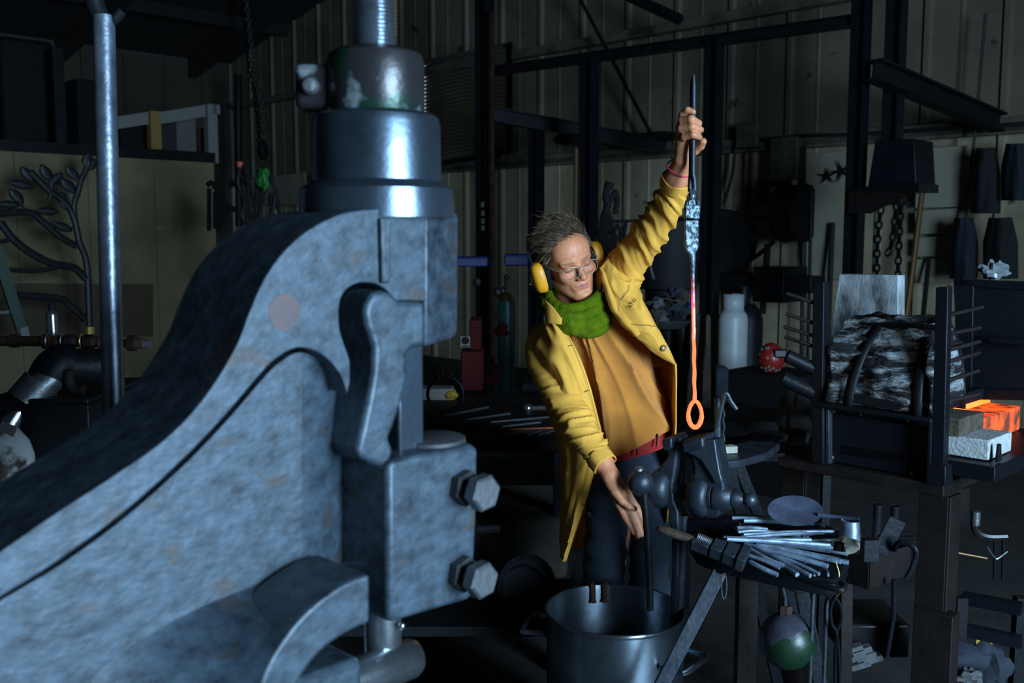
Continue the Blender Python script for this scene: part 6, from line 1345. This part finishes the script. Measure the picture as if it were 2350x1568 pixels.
c = on(LPn, .34, .845, .005); nn = LPn.nrm(.34, .845); bt = MB(); bt.lathe(c, nn, [(0,.0085),(.002,.0088),(.003,.0075),(.0022,.0055),(.003,.0045),(.0035,0)], 20); bt.build('button', 'button', coat)
for v in (.17, .36, .62, .80): seam(RP, [(.055,v),(.12,v+.004)], .0010, 2, 'stitch', 'buttonhole')
seam(RP, [(.05,.03),(.05,.3),(.05,.6),(.05,.95)], .0005, 10); seam(RP, [(.60,.56),(.46,.60),(.44,.66),(.50,.71),(.60,.70)], .0006, 6, 'stitch', 'pocket_seam')
# pocket lettering
tc_ = bpy.data.curves.new('pocket_lettering', 'FONT'); tc_.body = 'A.T.U'; tc_.size = .0135; tc_.align_x = 'CENTER'; tc_.align_y = 'CENTER'; tc_.extrude = .0002
tmp = bpy.data.objects.new('lettering_curve', tc_); COL.objects.link(tmp); bpy.context.view_layer.update()
tme = bpy.data.meshes.new_from_object(tmp.evaluated_get(bpy.context.evaluated_depsgraph_get())); bpy.data.objects.remove(tmp)
tme.materials.clear(); tme.materials.append(MAT['black']); to = bpy.data.objects.new('pocket_lettering', tme); COL.objects.link(to); to.parent = coat
pc_ = on(LPn, .37, .385, .0065); nn = LPn.nrm(.37, .385); tx = (P(1453,676,2.62)-P(1437,702,2.62)); tx = (tx-nn*tx.dot(nn)).normalized(); ty = nn.cross(tx)
to.matrix_local = Matrix.Translation(pc_-parent_off(coat)) @ Matrix((tx, ty, nn)).transposed().to_4x4()

# --- T-shirt, red waistband and jeans
def ringrows(lr, Yc, dep, nC=72, fr=None):
    rows = []
    for j, (L_, R_, Y_, d_) in enumerate(lr):
        a = P(L_[0], L_[1], Y_); b = P(R_[0], R_[1], Y_); c = (a+b)/2; h = (b-a)/2
        rows.append((c, h, d_))
    return rows
def loft(lr, nL, nC, disp):
    cs = [((P(l[0],l[1],Y_)+P(r[0],r[1],Y_))/2, (P(r[0],r[1],Y_)-P(l[0],l[1],Y_))/2, Vector((d_,0,0))) for l, r, Y_, d_ in lr]; rows = []
    for j in range(nL+1):
        v = j/nL; c = cr1([q[0] for q in cs], v); h = cr1([q[1] for q in cs], v); d_ = cr1([q[2] for q in cs], v).x; row = []
        for k in range(nC):
            th = 2*math.pi*k/nC; ct, st = math.cos(th), math.sin(th)
            q = c+h*(math.copysign(abs(ct)**.85, ct))+Vector((0,-1,0))*(d_*math.copysign(abs(st)**.85, st)); nr = (h.normalized()*ct+Vector((0,-1,0))*st)
            row.append(q+nr*disp(ct, st, v, q))
        rows.append(row)
    return rows
def d_sh(ct, st, v, q):
    s = ct*.5+.5; sp = (s-.30)/(.40+.60*v)                   # drapes fan out from under the scarf
    wv = n3((s*2.2, v*1.3, .3), 1, 2); w2 = n3((s*3.1, v*2.0, 4.1), 1, 5)
    r1 = (1-abs(math.sin(sp*5.2+1.5*wv)))**1.6; r2 = (1-abs(math.sin(sp*9.5+2.0*w2+1.1*v+.6)))**1.8
    return (.020*r1*min(1, .15+v*2.2)+.012*r2*(.5+.5*w2)+.006*n3((s*3, v*5, 2.2), 1, 8)-.007)*(1 if st > 0 else .3)
SH = [((1298,735),(1418,690),2.80,.105), ((1312,800),(1448,752),2.80,.120), ((1335,870),(1487,820),2.805,.125), ((1354,935),(1517,882),2.81,.125), ((1371,990),(1532,925),2.815,.125), ((1388,1038),(1539,962),2.815,.125)]
MB().grid(loft(SH, 110, 220, d_sh), True).build('t_shirt', 'shirt', person, smooth=80, solid=.003)
WB = [((1390,985),(1534,925),2.815,.100), ((1386,1020),(1538,975),2.815,.108), ((1384,1050),(1541,1003),2.815,.112)]
wb_ = MB().grid(loft(WB, 12, 64, lambda ct, st, v, q: .003*n3(q, 20)+.002*math.sin(v*14)), True).build('waistband', 'red_cloth', person, smooth=80, solid=.003)
for x, y in ((1462,1018), (1507,1000)):
    MB().tube([P(x+2,y-4,2.695), P(x,y+12,2.695), P(x-1,y+26,2.693)], .0035, 6, flat=.5).build('belt_loop', 'black', wb_)
def jean_sdf(p):
    d = sd_ell(p, P(1462,1075,2.82), (.098,.105,.085))
    for (hx_, hy_, Y0, kx, ax_, r) in ((1396,1130,2.79,1381,1376,.056), (1492,1120,2.83,1492,1500,.050)):
        kn = P(kx,1400,2.76); d = smin(d, chain(p, [P(hx_,hy_,Y0), kn, Vector((P(ax_,1400,2.76).x, 2.86, .03))], [r+.006,.058,.056], .03), .018)
    d = smax(d, p[:, 2]-.55*(p[:, 0]-J['pv'].x)-(P(1460,1035,2.7).z), .004)
    return d + .004*vnoise(p, 18)+.0025*np.sin(p[:, 2]*90+6*vnoise(p, 6))
cv, qd = surfnet(jean_sdf, (.08, 2.6, .01), (.60, 3.0, 1.12), .0055)
jn = np_build('jeans', cv, qd, 'jeans', person)
MB().tube([P(1345,1178,2.695), P(1362,1190,2.69), P(1380,1205,2.69)], .003, 6).build('pocket_flap', 'jeans', jn)
MB().sphere(P(1352,1179,2.69), .005, 8).build('rivet', 'steel_bright', jn)
for ax_, Yf in ((1376, 2.83), (1500, 2.86)):
    x = P(ax_,1400,2.76).x; m = MB(); m.sphere((x, Yf-.04, .045), .05, 16, (1, 2.5, .95)); m.build('boot', 'black', person)
# --- bracelet on the raised wrist
a = P(1560,385,2.44); m = MB(); x, y, z = frame_of(J['lw']-J['le'])
m.tube([a+(x*math.cos(t)+y*math.sin(t))*.031+z*.004*math.sin(2*t) for t in [2*math.pi*k/28 for k in range(28)]], .0018, 6, closed=True)
mat('pink_cord', (.5,.03,.08), .6); m.build('bracelet', 'pink_cord', person)
